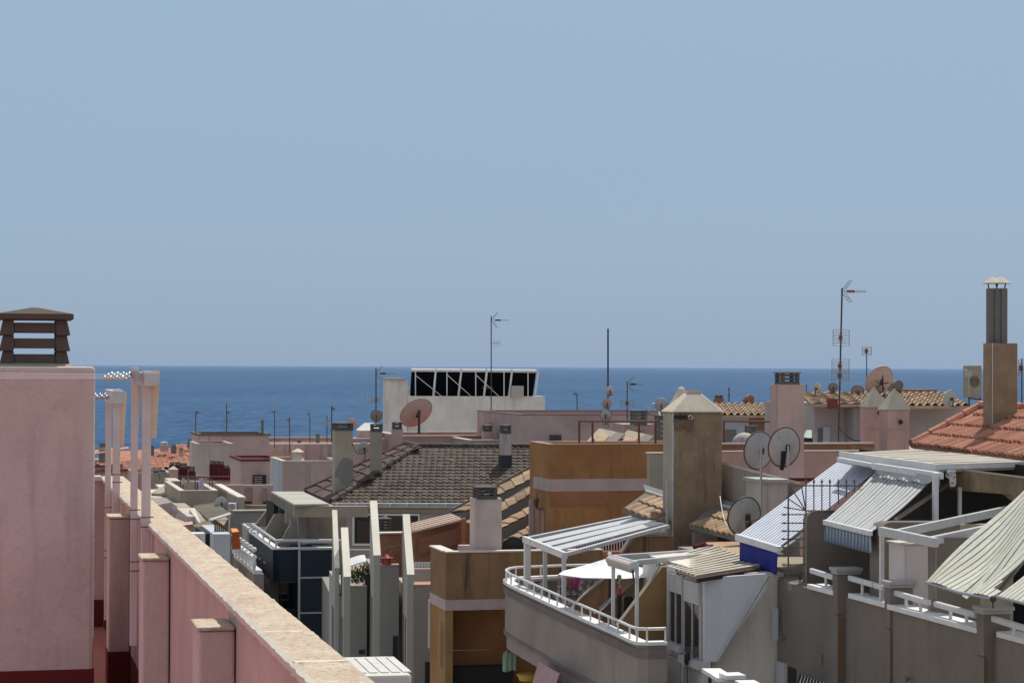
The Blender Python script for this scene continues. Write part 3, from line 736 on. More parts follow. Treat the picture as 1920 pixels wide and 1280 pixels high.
# clutter at lower left
H = house('apartment_building', 'grey parapet wall with cut corners in front of the curved beige one', 460, 970, 80)
m = MB(); fpoly(m, [(421, 985), (437, 958), (500, 958), (500, 1100), (421, 1100)], 80, .2); m.build('wall', M_grey, H)
m = MB(); A = W(437, 958, 80); m.obox(A - d * .03, p * 1.25, d * .26, Z * .04); m.build('coping', M_copw, H)
m = MB(); fpoly(m, [(481, 981), (499, 958), (513, 952), (513, 990), (481, 990)], 77, .2); m.build('side_panel', M_taupel, H)
m = MB(); A = W(460, 985, 84); fbx(m, 420, 520, 985, None, 81, 8); m.build('body', M_beige, H)
H = house('apartment_building', 'jumble of low flat roofs and sheds at the foot of the beige terrace', 340, 960, 86)
m = MB(); fbx(m, 280, 345, 948, None, 88, 9); m.build('wall', M_pinkfar, H)
m = MB(); fbx(m, 318, 340, 902, None, 100, 3); m.build('wall', M_dirtyw, H)
m = MB(); hp = [W(283, 933, 92), W(323, 933, 92), W(331, 944, 88), W(292, 946, 88)]; m.prism(hp, Z * -.08); m.build('flat_roof', M_roofgrey, H)
m = MB(); hp = [W(300, 912, 100), W(330, 918, 97), W(326, 926, 94), W(284, 924, 95)]; m.prism(hp, Z * -.08); m.build('flat_roof', M_conc, H)
m = MB(); m.prism([W(300, 945, 86), W(322, 941, 86), W(338, 962, 86), W(300, 962, 86)], d * .1); m.build('lean_to', M_mauve, H)
m = MB(); m.prism([W(322, 952, 84), W(328, 948, 84), W(338, 960, 84), W(334, 966, 84)], d * .1); m.build('shutter', M_dishg, H)
m = MB(); fbx(m, 334, 358, 951, 980, 85, 3); m.build('shed', M_beige, H)
m = MB(); m.prism([W(355, 954, 82), W(365, 952, 82), W(385, 975, 78), W(378, 985, 78)], Z * -.15); m.build('gutter', M_copw, H)
m = MB(); fbx(m, 352, 400, 968, None, 80, 5); m.build('body', M_dirtyw, H)
# reddish slatted roof
A, B, Cq, Dq = W(325, 972, 84), W(359, 966, 84), W(328, 988, 78), W(362, 984, 78)
sheet('slatted_roof', [M_tpink, stucco('brick_slat', (.3, .16, .14))], A, Cq, B, Dq, 6, .03, H, rows=3)
# corrugated lean-to roof
T = thing('canopy', 'grey corrugated canopy roof below the beige terrace wall', 'canopy', W(390, 985, 78) - Z * 2)
M_corr = stucco('corrugated_sheet', (.46, .42, .34), streak=.3)
sheet('roof_sheet', [M_corr], W(363, 948, 86), W(401, 943, 86), W(392, 975, 77), W(431, 962, 80), 14, .04, T, rows=3)
m = MB(); rod(m, (393, 975, 77), (431, 963, 80), .05); m.build('edge_bar', M_metalw, T)
m = MB()
for q in ((393, 975, 77), (430, 963, 80), (365, 949, 85.5)): m.cut(); a_ = W(*q); m.tube(a_, a_ - Z * 2, .04)
parts(m, 'post', M_metalw, T)
T = thing('canopy', 'small tan canopy roof under the corrugated one', 'canopy', W(385, 985, 72) - Z * 2)
sheet('roof_sheet', [stucco('tan_sheet', (.42, .33, .21))], W(362, 984, 76), W(385, 975, 76), W(372, 993, 71), W(401, 983, 72), 6, .02, T, rows=3)
m = MB(); m.prism([W(373, 993, 71), W(401, 983, 72), W(401, 1000, 72), W(373, 1000, 71)], d * .05); m.build('dark_sheet', M_void, T)  # flat near-black sheet below the canopy's front edge
m = MB(); fbx(m, 352, 383, 983, None, 73, 2.5); 
H = house('apartment_building', 'narrow white walled house with a brown board fence on its roof', 415, 1020, 68)
m = MB(); A = W(401, 1005, 70); B = W(432, 1003, 66); m = MB(); fbx(m, 400, 432, 1001, None, 68, 4); m.build('wall', M_whiteb, H)
m = MB()
for i in range(6): u = 402 + i * 3.9; fbx(m, u, u + 3.2, 974 + i * 2.5, 1001, 69, .05)
parts(m, 'fence_board', stucco('brown_board', (.16, .085, .06)), H)
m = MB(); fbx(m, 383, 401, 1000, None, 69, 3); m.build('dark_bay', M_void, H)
T = thing('awning', 'bright orange awning among the low roofs at the left', 'awning', W(440, 1005, 66) - Z * 1.5)
m = MB(); A = [W(433, 990, 68), W(444, 990, 68), W(448, 996, 66), W(435, 997, 66)]; m.prism(A, Z * -.02); m.build('canvas_top', paint('orange_canvas', (.75, .24, .03), .8), T)
m = MB(); m.prism([W(435, 997, 66), W(448, 996, 66), W(452, 1028, 66), W(435, 1030, 66)], d * .03); m.build('hanging_canvas', paint('orange_canvas_drop', (.36, .07, .015), .8), T)
T = acunit('air_conditioner', 'white air conditioner with a slanted top beyond the foreground parapet', 352, 385, 1000, 1032, 60, .6, group='air conditioning units')
# baluster balcony
H = house('apartment_building', 'pinkish house with a white balustraded balcony left of the navy balconies', 460, 1050, 72)
m = MB(); A = W(438, 1044, 74); B = W(476, 1076, 66); m.prism([A, B, V((B.x, B.y, 0)), V((A.x, A.y, 0))], p * .3); m.build('wall', stucco('rosy_taupe', (.30, .23, .22)), H)
m = MB(); m.prism([A + Z * .002, B + Z * .002, B + Z * .12, A + Z * .12], p * .25); m.build('balcony_slab', M_metalw, H)
m = MB(); n_ = 6
for i in range(n_ + 1):
    q = A.lerp(B, i / n_) + Z * .12; m.cut(); m.tube(q, q + Z * .2, .045, 8, .075); m.tube(q + Z * .2, q + Z * .46, .075, 8, .04); m.ball(q + Z * .62, .085)
parts(m, 'baluster', M_metalw, H)
m = MB(); m.obox(A + Z * .47 - p * .05, B - A, p * .14, Z * .06); m.build('hand_rail', M_metalw, H)
acunit('air_conditioner', 'small white air conditioner left of the beige terrace corner', 309, 323, 907, 924, 95, .3)
for i, (u0, u1, v0, D, mt, lb) in enumerate(((283, 300, 925, 98, M_pinkfar, 'low pink wall at the left edge of the jumbled roofs'), (300, 318, 915, 102, M_dirtyw, 'pale whitewashed hut behind the small white air conditioner'), (640, 668, 838, 118, M_salmon, 'narrow orange-pink wall peeping between the two grey chimneys'))):
    H = house('rooftop_block', lb, u0, v0, D); pbox(H, u0, u1, v0, D, 2.5, mt, M_copw, ph=.2)
# ================================================================== aerials over the far left
AL = 'thin '
mast('antenna', 'thin aerial on the corner of the far pink block, first from the left', 367, 770, 815, 148, [('y', 773, 1, 10), ('x', 801, -1, 6)], r=.03)
mast('antenna', 'tall aerial with a low side element above the middle of the far pink block', 425, 756, 812, 152, [('y', 773, 1, 9), ('g', 789, 9, 10), ('x', 806, -1, 6)], r=.03)
mast('antenna', 'aerial with a left facing head just right of the thin vent pipe', 515, 769, 840, 160, [('y', 772, -1, 8), ('x', 791, 1, 28)], r=.03)
mast('antenna', 'short aerial with its head halfway, over the sunlit roof edge', 543, 782, 848, 150, [('y', 787, -1, 6), ('x', 806, 1, 7)], r=.03)
mast('antenna', 'aerial with a small left facing head and low side arm over the white roof edge', 581, 773, 838, 160, [('y', 776, -1, 8), ('x', 797, 1, 7)], r=.03)
mast('antenna', 'dark aerial with a forked head just left of the patched grey chimney', 622, 761, 870, 120, [('y', 766, 1, 7), ('x', 793, -1, 15)], r=.03)
mast('antenna', 'slim pole beside the forked aerial left of the patched grey chimney', 613, 778, 850, 122, [('x', 796, -1, 8)], r=.025)
# ================================================================== navy balcony building
H = house('apartment_building', 'building with navy blue angular balconies and a grey flat canopy on top', 550, 1040, 66)
D1_, D0_ = 68.0, 75.0
A = W(512, 1030, D1_); B = W(468, 1003, D0_); B.z = A.z; w1 = tto(A, p, 562)
m = MB()
m.obox(V((A.x, A.y, A.z - 1.0)), B - A, p * .2, Z * 1.0)
m.obox(V((A.x, A.y, A.z - 1.0)) , p * w1, d * .2, Z * 1.0); m.build('balcony_front', M_navy, H)
m = MB(); m.obox(V((A.x, A.y, A.z - 1.05)) + p * .21 + d * .21, (B - A) * .96, p * 4, Z * .1); m.build('balcony_floor', M_conc, H)
m = MB(); m.obox(A - p * .03, B - A, p * .26, Z * .05); m.obox(A - d * .03 + p * .232, p * (w1 - .232), d * .26, Z * .05); m.build('balcony_ledge', M_ledge, H)
railing(H, [B + p * .1 + Z * .05, A + p * .1 + d * .1 + Z * .05, A + p * w1 + d * .1 + Z * .05, A + p * (w1 + 1.3) + d * .1 + Z * .02], .22, .045, 1.6, M_metalg)
m = MB()
for i, f in enumerate((.35, .55, .75)):
    q = A.lerp(B, f) - Z * (.62) ; m.cut(); m.obox(q - p * .03, (A - B).normalized() * .45, p * .03, Z * .05)
parts(m, 'drain_slot', M_dishg, H)
m = MB(); A2 = W(562, 1031, 68.0 - .3); w2 = tto(A2, p, 632)
m.obox(V((A2.x, A2.y, 0)), p * w2, d * 3, Z * A2.z); m.build('clad_bay', M_navy, H)
m = MB()
for v in (1030.5, 1084, 1150, 1208): q = W(562, v, 67.7); m.cut(); m.obox(q - d * .03, p * w2, d * .06, Z * .05)
q = A2; m.cut(); m.obox(V((q.x, q.y, 0)) - d * .035 - p * .05, p * .07, d * .05, Z * (q.z - .01)); parts(m, 'trim_line', M_dishg, H)
m = MB(); m.obox(A2 + p * .0 + Z * .002, p * w2, d * .5, Z * .05); m.build('balcony_ledge', M_ledge, H)
railing(H, [A2 + Z * .05 + d * .1, A2 + p * w2 + Z * .05 + d * .1], .2, .045, 1.6, M_metalg)
# recessed wall with window below the balcony
q = W(505, 1080, 69.5); wq = tto(q, p, 566)
m = MB(); m.obox(V((q.x, q.y, 0)) + d * .5, p * wq, d * 5, Z * (A.z - 1.1)); m.build('wall', stucco('warm_tan_stucco', (.62, .45, .27)), H)
m = MB(); m.prism([W(481, 1064, 72.5), W(505, 1083, 69.5), V((W(505, 1083, 69.5).x, W(505, 1083, 69.5).y, 0)), V((W(481, 1064, 72.5).x, W(481, 1064, 72.5).y, 0))], p * .3); m.build('side_wall', M_grey, H)
m = MB(); fbx(m, 515, 540, 1091, 1114, 70.0, .1, x=.03); m.build('window_shutter', M_beige, H)
m = MB(); fbx(m, 516, 540, 1114, 1142, 70.0, .1, x=.02); wi = m.build('window', M_glass, H)
m = MB(); fbx(m, 516, 540, 1123, 1124.5, 70.0, .05, x=.05); fbx(m, 527, 528.5, 1114, 1142, 70.0, .05, x=.045); m.build('window_bar', M_dishg, wi)
m = MB(); fbx(m, 548, 558, 1098, 1100, 69.6, .2, x=.2); q = W(553, 1102, 69.3); m.tube(q, q - Z * .12, .06, 8, .1); m.build('wall_lamp', M_dark, H)
m = MB(); fbx(m, 528, 562, 1141, 1146, 68.3, .15); fbx(m, 522, 562, 1149, None, 68.3, .3); m.build('lower_balcony', M_navy, H)
# upper floor: walls, diagonal slabs, flat canopy
m = MB(); fbx(m, 575, 650, 958, None, 70, 6); m.build('upper_wall', M_greybeige, H)
m = MB(); fbx(m, 560, 575, 958, 1024, 69.6, .6); m.build('pier', M_taupel, H)
m = MB(); fpoly(m, [(522, 1020), (545, 983), (545.5, 979), (560, 979), (560, 1024), (522, 1024)], 69.8, .2); m.build('diagonal_parapet', M_greybeige, H)
m = MB(); fpoly(m, [(492, 1004), (515, 964), (522, 963), (541, 963), (541, 984), (519, 1018), (505, 1018)], 72.5, .2); m.build('diagonal_parapet', M_beige, H)
m = MB(); fbx(m, 535, 541.5, 947, 980, 71.8, .1); fbx(m, 544, 550, 950, 980, 71.5, .1); fbx(m, 552, 560, 955, 980, 71.2, .1); parts(m, 'door_panel', M_cream, H)
m = MB(); fbx(m, 523, 532, 944, 963, 74, .1); m.build('window', paint('teal_curtain', (.02, .12, .13), .5), H)
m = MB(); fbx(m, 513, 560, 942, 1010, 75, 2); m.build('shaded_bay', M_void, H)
q0, q1, q2, q3 = W(552, 945, 68), W(617, 944, 68.5), W(568, 921, 76), W(508, 921, 76)
m = MB(); m.prism([q0, q1, q2, q3], Z * -.06); m.build('roof_canopy', stucco('canopy_top', (.42, .41, .36), streak=.3), H)
m = MB(); m.obox(W(552, 948, 68.3) - Z * .35, W(690, 948, 68.3) - W(552, 948, 68.3), d * .3, Z * .34); m.build('eave_beam', M_conc, H)
a_, b_ = W(552, 948, 68.3), W(508, 924, 76); b_.z = a_.z
m = MB(); m.obox(a_ - Z * .35, b_ - a_, p * .3, Z * .34); m.build('eave_beam', M_concd, H)
# glass canopy left of it
T = thing('pergola', 'low pergola of white bars beside the navy balcony', 'pergola', W(480, 1030, 76) - Z * 1)
m = MB()
for i in range(5):
    f = i / 4; a_ = W(456 + 12 * f, 981 + 16 * f, 79 - 5 * f); m.cut(); beam(m, a_, a_ + p * 1.4 + Z * .05, .08, .06)
m.cut(); beam(m, (456, 981, 79), (512, 1020, 70), .08, .08)
parts(m, 'bar', M_metalw, T)
m = MB()
for q in ((457, 982, 79), (463, 990, 77)): a_ = W(*q); m.cut(); m.tube(a_, a_ - Z * 1.3, .05)
parts(m, 'post', M_postm, T)
# ================================================================== dark tiled hip roof house
H = house('tiled_house', 'house with a large dark brown hipped tile roof in the middle', 780, 950, 85)
DR = 85
A = W(622, 941, DR); eu = (V((1, .02, 0))).normalized(); ef = V((0, 1, 0))
z2 = -(834 - 685) / F
rise = None
x_ = 5.0; zr = 2.0
ev = V((-.02, x_, zr)).normalized(); lv = math.hypot(x_, zr)
RP = W(785, 836, DR + x_)             # hip top
hu = (RP - A).dot(eu)
wu = 9.2
tiles(H, 'roof_slope', M_tdark, A, eu, ev, wu, lv, .25, .30, amp=.022, lift=.042, inside=lambda s, t: t < s / hu * lv * 1.0 + .02 and t < lv)
# left slope
L0 = W(571, 917, DR + 8); L0.z = A.z
eu2 = (A - L0).normalized(); nn = (RP - A); ev2 = nn - eu2 * nn.dot(eu2); lv2 = ev2.length; ev2.normalize(); wl = (A - L0).length
hl = -(nn.dot(eu2))
R2 = W(727, 826, DR + 11)
tiles(H, 'roof_slope', M_tdred, L0, eu2, ev2, wl, lv2, .6, .5, amp=.012, lift=.05, shape='f', seg=3, inside=lambda s, t: (wl - s) > t / lv2 * hl - .2 and t < lv2 * min(1, .08 + s / 1.2 + .6 * (s > .9)))
m = MB(); m.prism([L0, A, A + eu * wu, A + eu * wu + ev * lv, RP, L0 + ev2 * lv2 * .98 + eu2 * 1.0], Z * -.06 + V((0, .02, -.05))); m.build('roof_deck', M_tdark, H)
ridge(H, A + Z * .03, RP + Z * .03, M_tdark, .13, .45, 'hip_tile'); ridge(H, RP, A + eu * wu + ev * lv, M_tdark, .13, .45)
ridge(H, L0 + Z * .03 + eu2 * .3, L0 + ev2 * lv2 + eu2 * 1.1, M_tdred, .1, .5, 'verge_tile'); ridge(H, L0 + ev2 * lv2 + eu2 * 1.1, RP, M_tdred, .12, .45)
a_ = L0.lerp(A, .36); m = MB(); beam(m, a_ + Z * .1, a_ + ev2 * lv2 + Z * .1, .12, .03); m.build('lead_strip', stucco('dusky_red_strip', (.20, .11, .10)), H)
# gutter, fascia, wall, window
G0 = W(626, 945, DR - .35)
m = MB(); fbx(m, 623, 900, 941.5, 944, DR, .3, a=0, x=.3); fbx(m, 628, 900, 944.2, 950, DR, .2, a=0, x=.25); m.build('gutter', M_metalg, H)
m = MB()
for u in (629, 666, 705, 729, 760, 797, 833): q = W(u, 943, DR - .4); m.cut(); m.obox(q - Z * .14, V((.05, 0, 0)), V((.0, .12, 0)), V((.05, 0, .14)))
parts(m, 'gutter_bracket', M_ledge, H)
m = MB(); fbx(m, 600, 900, 950, 960, DR, .4, a=0, x=.1); m.build('eave_beam', M_greybeige, H)
m = MB(); fbx(m, 646, 900, 960, None, DR, .3, a=0); fbx(m, 575, 700, 960, None, DR + .6, 8, a=0); fbx(m, 575, 890, 945, None, DR + 1.5, 8, a=0); m.build('wall', stucco('pale_grey_stucco', (.38, .37, .34), sc=.6), H)
m = MB(); fbx(m, 664, 784, 965, 1018, DR, .05, a=0, x=.02); wi = m.build('window', M_glass, H)
m = MB()
for (u0, u1, v0, v1) in ((661, 787, 962, 965.5), (661, 787, 1018, 1022), (661, 664.5, 965.5, 1018), (784, 787, 965.5, 1018), (721, 726, 965.5, 1018)): fbx(m, u0, u1, v0, v1, DR, .1, a=0, x=.08)
m.build('window_frame', M_ledge, wi)
m = MB(); fbx(m, 670, 695, 975, 1017, DR, .02, a=0, x=.026); fbx(m, 735, 775, 972, 1017, DR, .02, a=0, x=.026); parts(m, 'curtain', paint('brown_curtain', (.07, .045, .04), .9), wi)
m = MB(); fbx(m, 646, 720, 1030, 1035, 77, .2, a=0); fbx(m, 646, 720, 1040, 1052, 77, .1, a=0); parts(m, 'rear_balcony', M_dishg, H)
M_patch = stucco('patched_render', (.43, .38, .29), streak=.3, dirt=(.16, .15, .14), patch=.0, sc=.7)
o, A_c, w_c = chimney(H, 628, 662, 806, 940, 87.2, .7, M_patch, 791, (625, 665), n=2, bev=.02)
m = MB(); fpoly(m, [(628, 884), (634, 872), (641, 860), (652, 857), (662, 864), (662, 903), (646, 908), (640, 905), (634, 893), (628, 895)], 87.17, .03); m.build('cement_patch', stucco('cement_grey', (.27, .26, .235), streak=.4), o)
chimney(H, 697, 717, 808, 905, 87.4, .42, M_conc, 793, (696, 719), n=2)
o, A_c, w_c = chimney(H, 941, 959, 812, 890, 88.2, .4, M_dirtyw, 795, (940, 960), n=2)
m = MB(); fbx(m, 939.5, 960, 853, 890, 88.2, .46, x=.03); m.build('flashing', paint('black_flashing', (.02, .022, .04), .5), o)
# ================================================================== pink terraces behind the dark roof
H = house('apartment_building', 'long low salmon pink terrace wall behind the dark tiled roof', 870, 825, 104)
pbox(H, 752, 1010, 818, 104, 6, stucco('faded_salmon', (.44, .30, .26), streak=.4, sc=.5), M_copw, ph=.4)
pbox(H, 880, 1000, 826, 101, 4, M_mauve, M_copw, ph=.5, floor=M_maroon, name='lower_wall')
chimney(H, 737, 756, 804, 832, 100, .45, M_mauve, 790, (737, 755), n=2)
chimney(H, 907, 925, 808, 828, 102, .45, M_pinkfar, 796, (907, 924), n=2)
H = house('rooftop_turret', 'small white pyramid-capped roof turret between the two grey chimneys', 695, 815, 108)
m = MB(); A, w_ = fbx(m, 675, 716, 807, None, 108, 1.0); m.build('wall', M_pinkfar, H)
MB().frus(A + p * w_ / 2 + d * .5, w_ * 1.06, .45, 1.1, .4, .36).build('roof', M_ledge, H)
m = MB(); fbx(m, 660, 760, 822, None, 107, 2); m.build('low_wall', M_mauve, H)
# ================================================================== white building with solar frame
H = house('apartment_building', 'big white rendered building with a solar array on its roof before the sea', 880, 775, 140)
pbox(H, 765, 1022, 743, 140, 8, M_white, M_white, ph=.3, th=.3, cw=.01, ch=.02)
m = MB(); fbx(m, 730, 764, 712, None, 139, 2.2); m.build('stair_tower', M_white, H)
m = MB(); fbx(m, 727, 762, 708, 712, 138.9, 2.3, x=.1); m.build('tower_cap', M_dishg, H)
m = MB(); fbx(m, 764, 768, 722, 745, 140.5, 1); m.build('pillar', M_dishg, H)
T = thing('solar_array', 'row of tilted solar panels seen from behind on the white building', 'solar panel', W(890, 743, 142))
DS = 141.5
top = [W(770, 694, DS + .3), W(1007, 696, DS + .3)]; bot = [W(767, 745, DS + 1.7), W(1000, 745, DS + 1.7)]
for i in range(5):
    f0, f1 = i / 5 + .006, (i + 1) / 5 - .006
    m = MB(); m.prism([top[0].lerp(top[1], f0), top[0].lerp(top[1], f1), bot[0].lerp(bot[1], f1), bot[0].lerp(bot[1], f0)], V((0, .05, .04)))
    m.build('panel', paint('panel_back', (.004, .004, .006), .95, spec=.05), T)
m = MB()
for i in range(5):
    m.cut(); q = top[0].lerp(top[1], i / 5 + .005); r_ = top[0].lerp(top[1], (i + 1) / 5 - .005); m.tube(q + Z * .02, r_ + Z * .02, .11, 10)
parts(m, 'header_pipe', M_ledge, T)
m = MB()
for i in range(5):
    u0, v0, u1 = [(779, 693, 779), (838, 697, 838), (892, 697, 892), (945, 697, 945), (990, 697, 990)][i]
    m.cut(); rod(m, (u0, 696, DS - .1), (u1, 745, DS - .1), .045, 4)
for (ua, va, ub, vb_) in ((780, 704, 829, 743), (839, 703, 884, 743), (893, 703, 938, 745)): m.cut(); rod(m, (ua, va, DS - .05), (ub, vb_, DS - .05), .026, 4)
for (ua, ub) in ((817, 812), (865, 859), (913, 907), (960, 954), (1009, 1003)): m.cut(); rod(m, (ua, 696, DS + .1), (ub, 745, DS + .1), .085, 4)
parts(m, 'strut', M_ledge, T)
m = MB(); fbx(m, 960, 982, 723, 744, DS - .4, .5); m.build('control_box', M_dishg, T)
dish('satellite_dish', 'very large salmon coloured dish tilted upwards in front of the white building', 780, 773, 33, 106, -34, 36, M_dishp, vb=812, post=.06, group='big satellite dishes')
# long mauve wall
H = house('apartment_building', 'long mauve rendered wall stretching behind the orange building', 1100, 800, 98)
pbox(H, 977, 1330, 778, 98, 9, M_mauve, M_concd, ph=.4, cw=.02, ch=.04)
m = MB(); fbx(m, 1031, 1053, 815, 826, 98, .1, x=.03); m.build('vent_recess', M_blackp, H)
m = MB()
for v in (817, 820.5, 824): fbx(m, 1031, 1053, v, v + 1.2, 98, .05, x=.08)
parts(m, 'vent_slat', M_concd, H)
m = MB(); fbx(m, 967, 1000, 795, None, 99.5, 3); m.build('low_wall', M_pinkfar, H)
chimney(H, 967, 983, 805, 812, 99, .4, M_mauve, 795, (967, 983), n=2)
chimney(H, 1187, 1216, 796, 806, 88, .6, M_mauve, 767, (1187, 1216), n=4, roof=False, capm=M_greyd)
chimney(H, 1170, 1228, 795, 830, 88.5, 1.6, M_pinkfar, None, name='plinth')
chimney(H, 1233, 1260, 826, 832, 80, .6, M_mauve, 775, (1233, 1260), n=5, roof=False, capm=M_concd)
# aerials in the middle
mast('antenna', 'aerial with a right facing head, standing left of the white building', 705, 690, 800, 108, [('y', 700, 1, 34), ('g', 750, 16, 14), ('x', 748, -1, 22)], r=.03)
dish('satellite_dish', 'small round rusty dish at the foot of an aerial above the grey chimney', 706, 779, 11, 107, 0, 6, M_dishb, vb=800, rim=M_dark, group='small satellite dishes')
mast('antenna', 'very tall aerial rising above the solar array into the sky', 921, 592, 785, 120, [('y', 600, 1, 34), ('x', 643, 1, 17), ('y', 727, 1, -16)], r=.03)
m_ = mast('antenna', 'tall plain black pole carrying three round antennas', 1140, 616, 800, 90, [], r=.035)
for i, (du_, v, rr) in enumerate(((3, 733, 8.5), (-2, 756, 9.5))):
    dish('satellite_dish', ['upper small round antenna on the plain black pole', 'middle round antenna on the plain black pole'][i], 1140 + du_, v, rr, 89.9, -12, 4, M_dishw if i == 0 else M_dishp, group='small satellite dishes', lnb=False, vb=v + 8)
dish('satellite_dish', 'lowest and largest rusty rimmed dish on the plain black pole', 1136, 778, 11, 89.6, 10, 4, M_dishg, rim=M_rust, vb=795, group='small satellite dishes')
mast('antenna', 'aerial with side grid just right of the plain black pole', 1176, 715, 806, 92, [('y', 720, 1, 30), ('g', 756, 24, 14)], r=.022)
mast('antenna', 'small distant aerial between the solar array and the black pole', 1082, 737, 782, 130, [('y', 738, -1, 9), ('x', 772, 1, 18)], r=.03)
dish('satellite_dish', 'pale grey round dish just left of the big brown tower', 1240, 759, 12.5, 84, 5, 8, M_dishg, vb=782, group='small satellite dishes')
dish('satellite_dish', 'grey dish seen against the left wall beside the patched chimney', 681, 840, 11.5, 90, -30, 12, M_dishg, vb=862, group='small satellite dishes')
dish('satellite_dish', 'faded pink dish half hidden behind the patched grey chimney', 660, 793, 10, 108, 30, 20, M_dishp, vb=815, group='small satellite dishes')
dish('satellite_dish', 'round beige dish behind the small capped pink chimney', 915, 806, 14, 103.5, -5, 8, M_dishw, rim=M_concd, vb=825, group='small satellite dishes')
dish('satellite_dish', 'pale dish standing on the corrugated roof at the far left', 414, 943, 12, 84, -25, 10, M_dishg, vb=965, group='small satellite dishes')
acunit('air_conditioner', 'grey air conditioner hung on the wall next to the pale dish', 429, 444, 943, 957, 83.8, .3)
# ================================================================== orange building
a_ = A0
H = house('apartment_building', 'ochre orange rendered building with a pale band and a railing on its flat roof', 1100, 900, 60)
DG = 60
A = W(1030, 834, DG); wG = tto(A, p, 1357)
pbox(H, 1030, 1357, 834, DG, 2.2, M_orange, stucco('pale_capping', (.42, .29, .22), streak=.3), ph=.35, cw=.01, ch=.03, floor=M_mauve)
B_ = V((A.x, A.y, 0))
m = MB(); m.obox(B_ + d * 2.3 + p * 2.5, p * (wG + 9), d * 8, Z * (A.z - .45)); m.build('rear_wall', M_mauve, H)
def strip(par, v0, v1, u0, u1, D, mat, x=.006, name='band', side=0):
    q = W(u0, v0, D); zz = W(u0, v1, D).z; ww = tto(q, p, u1); m = MB()
    m.obox(V((q.x, q.y, zz)) - d * x - p * (x if side else 0), p * (ww + (x if side else 0)), d * (x + (side if side else 0)), Z * (q.z - zz)); return m.build(name, mat, par)
strip(H, 898, 921, 1030, 1260, DG, M_band, .03, side=1.7)
strip(H, 921, 948, 1032, 1142, DG, stucco('reddish_patch', (.33, .15, .085), streak=.2), .022, 'wall_patch')
strip(H, 1034, 1041, 1030, 1260, DG - 1, M_orange2, .004, 'wall_patch')
m = MB(); q = W(1001, 940, DG + 1.5); m.obox(V((q.x, q.y, 0)) - p * .12, p * .13, d * .12, Z * q.z); m.tube(q + p * -.05 + d * .06, q + p * -.05 + d * .06 + Z * .05, .08, 10); m.build('corner_post', M_mauve, H)
# carved panels on the left face (door leaves)
m = MB(); s0 = W(1030, 955, DG)
for (f0, f1) in ((.45, .8), (1.0, 1.55)):
    m.cut(); m.obox(V((s0.x, s0.y, W(1010, 1010, DG).z - .5)) + d * f0 - p * .03, d * (f1 - f0), p * .03, Z * 1.3)
parts(m, 'door_leaf', stucco('rosy_panel', (.36, .22, .17), streak=.5), H)
q = W(1015, 942, DG + .6)
T = thing('wall_lamp', 'black wrought wall lantern on the narrow side of the orange building', 'lamp', q - p * .3)
m = MB(); c = W(1013, 942, DG + .5) - p * .1
m.tube(c - Z * .11, c + Z * .05, .03, 6, .055); m.tube(c + Z * .06, c + Z * .15, .085, 6, .015); m.tube(c + Z * .15, c + Z * .26, .012, 5); m.tube(c - Z * .17, c - Z * .11, .01, 6, .03); m.build('lantern', M_dark, T)
m = MB(); m.path([c - Z * .1, c - Z * .2 + p * .08, c - Z * .15 + p * .22, c - Z * .05 + p * .24], .015, 5); m.build('bracket', M_dark, T)
# roof railing
def fence(label, posts, vt, vb, D, u0, u1, back=None):
    T = thing('roof_railing', label, 'railing', W(u0, vb, D), 'rusty railings on the orange roof')
    m = MB(); m.tube(W(u0, vt, D), W(u1, vt + 1, D + .6 * (u1 - u0) / 150), .03, 6)
    if back: m.tube(W(u0, vt + 1, D), W(back, vt - 1, D + 2), .03, 6)
    m.build('top_rail', M_rust, T)
    m = MB()
    for u in posts: m.cut(); rod(m, (u, vt, D), (u, vb, D), .03)
    parts(m, 'post', M_rust, T)
fence('square rusty railing on the orange roof left of the brown tower', (1086, 1111, 1198, 1229), 789, 831, DG, 1086, 1229)
fence('rusty railing on the orange roof right of the brown tower', (1357, 1459), 789, 832, DG, 1357, 1459)
# roof-lights with tan sloping faces
T = thing('skylight', 'wedge shaped concrete rooflights with tan faces behind the orange parapet', 'skylight', W(1130, 832, 66))
for i, (x0, y0, s) in enumerate(((1098, 0, 1), (1152, 4, 1))):
    m = MB(); m.prism([W(x0 + 2, 832 + y0, 66), W(x0 + 29, 803 + y0 * .8, 68), W(x0 + 66, 811 + y0, 68), W(x0 + 66, 832 + y0, 67)], d * .25); o = m.build('upstand', M_conc, T)
    m = MB(); m.prism([W(x0 + 5, 831 + y0, 65.2), W(x0 + 27, 811 + y0, 67.0), W(x0 + 44, 817 + y0, 66.9), W(x0 + 30, 831 + y0, 65.2)], Z * -.05); m.build('tile_face', M_ttan, o)
    m = MB(); m.prism([W(x0 + 30, 831 + y0, 65.1), W(x0 + 58, 809 + y0, 67.2), W(x0 + 74, 813 + y0, 67), W(x0 + 52, 832 + y0, 65.1)], Z * -.05); m.build('side_face', M_concd, o)
T.name = 'skylight'
# salmon wall right of the tower and the brown band
H = house('apartment_building', 'salmon pink wall behind the two rusty rimmed dishes', 1450, 870, 57)
m = MB(); fbx(m, 1340, 1640, 847, None, 57, .3); m.build('wall', M_salmon, H)
m = MB(); fbx(m, 1340, 1640, 845.5, 847, 57, .34, x=.02); m.build('coping', M_band, H)
m = MB(); fbx(m, 1340, 1640, 834, 846, 59.3, .3); m.build('rear_parapet', M_brownst, H)
m = MB(); fbx(m, 1340, 1640, 831, 834, 59.3, .4, x=.03); m.build('rear_coping', M_mauve, H)
m = MB(); fbx(m, 1485, 1640, 896, 902, 54, .2); m.build('maroon_ledge', M_maroon, H)
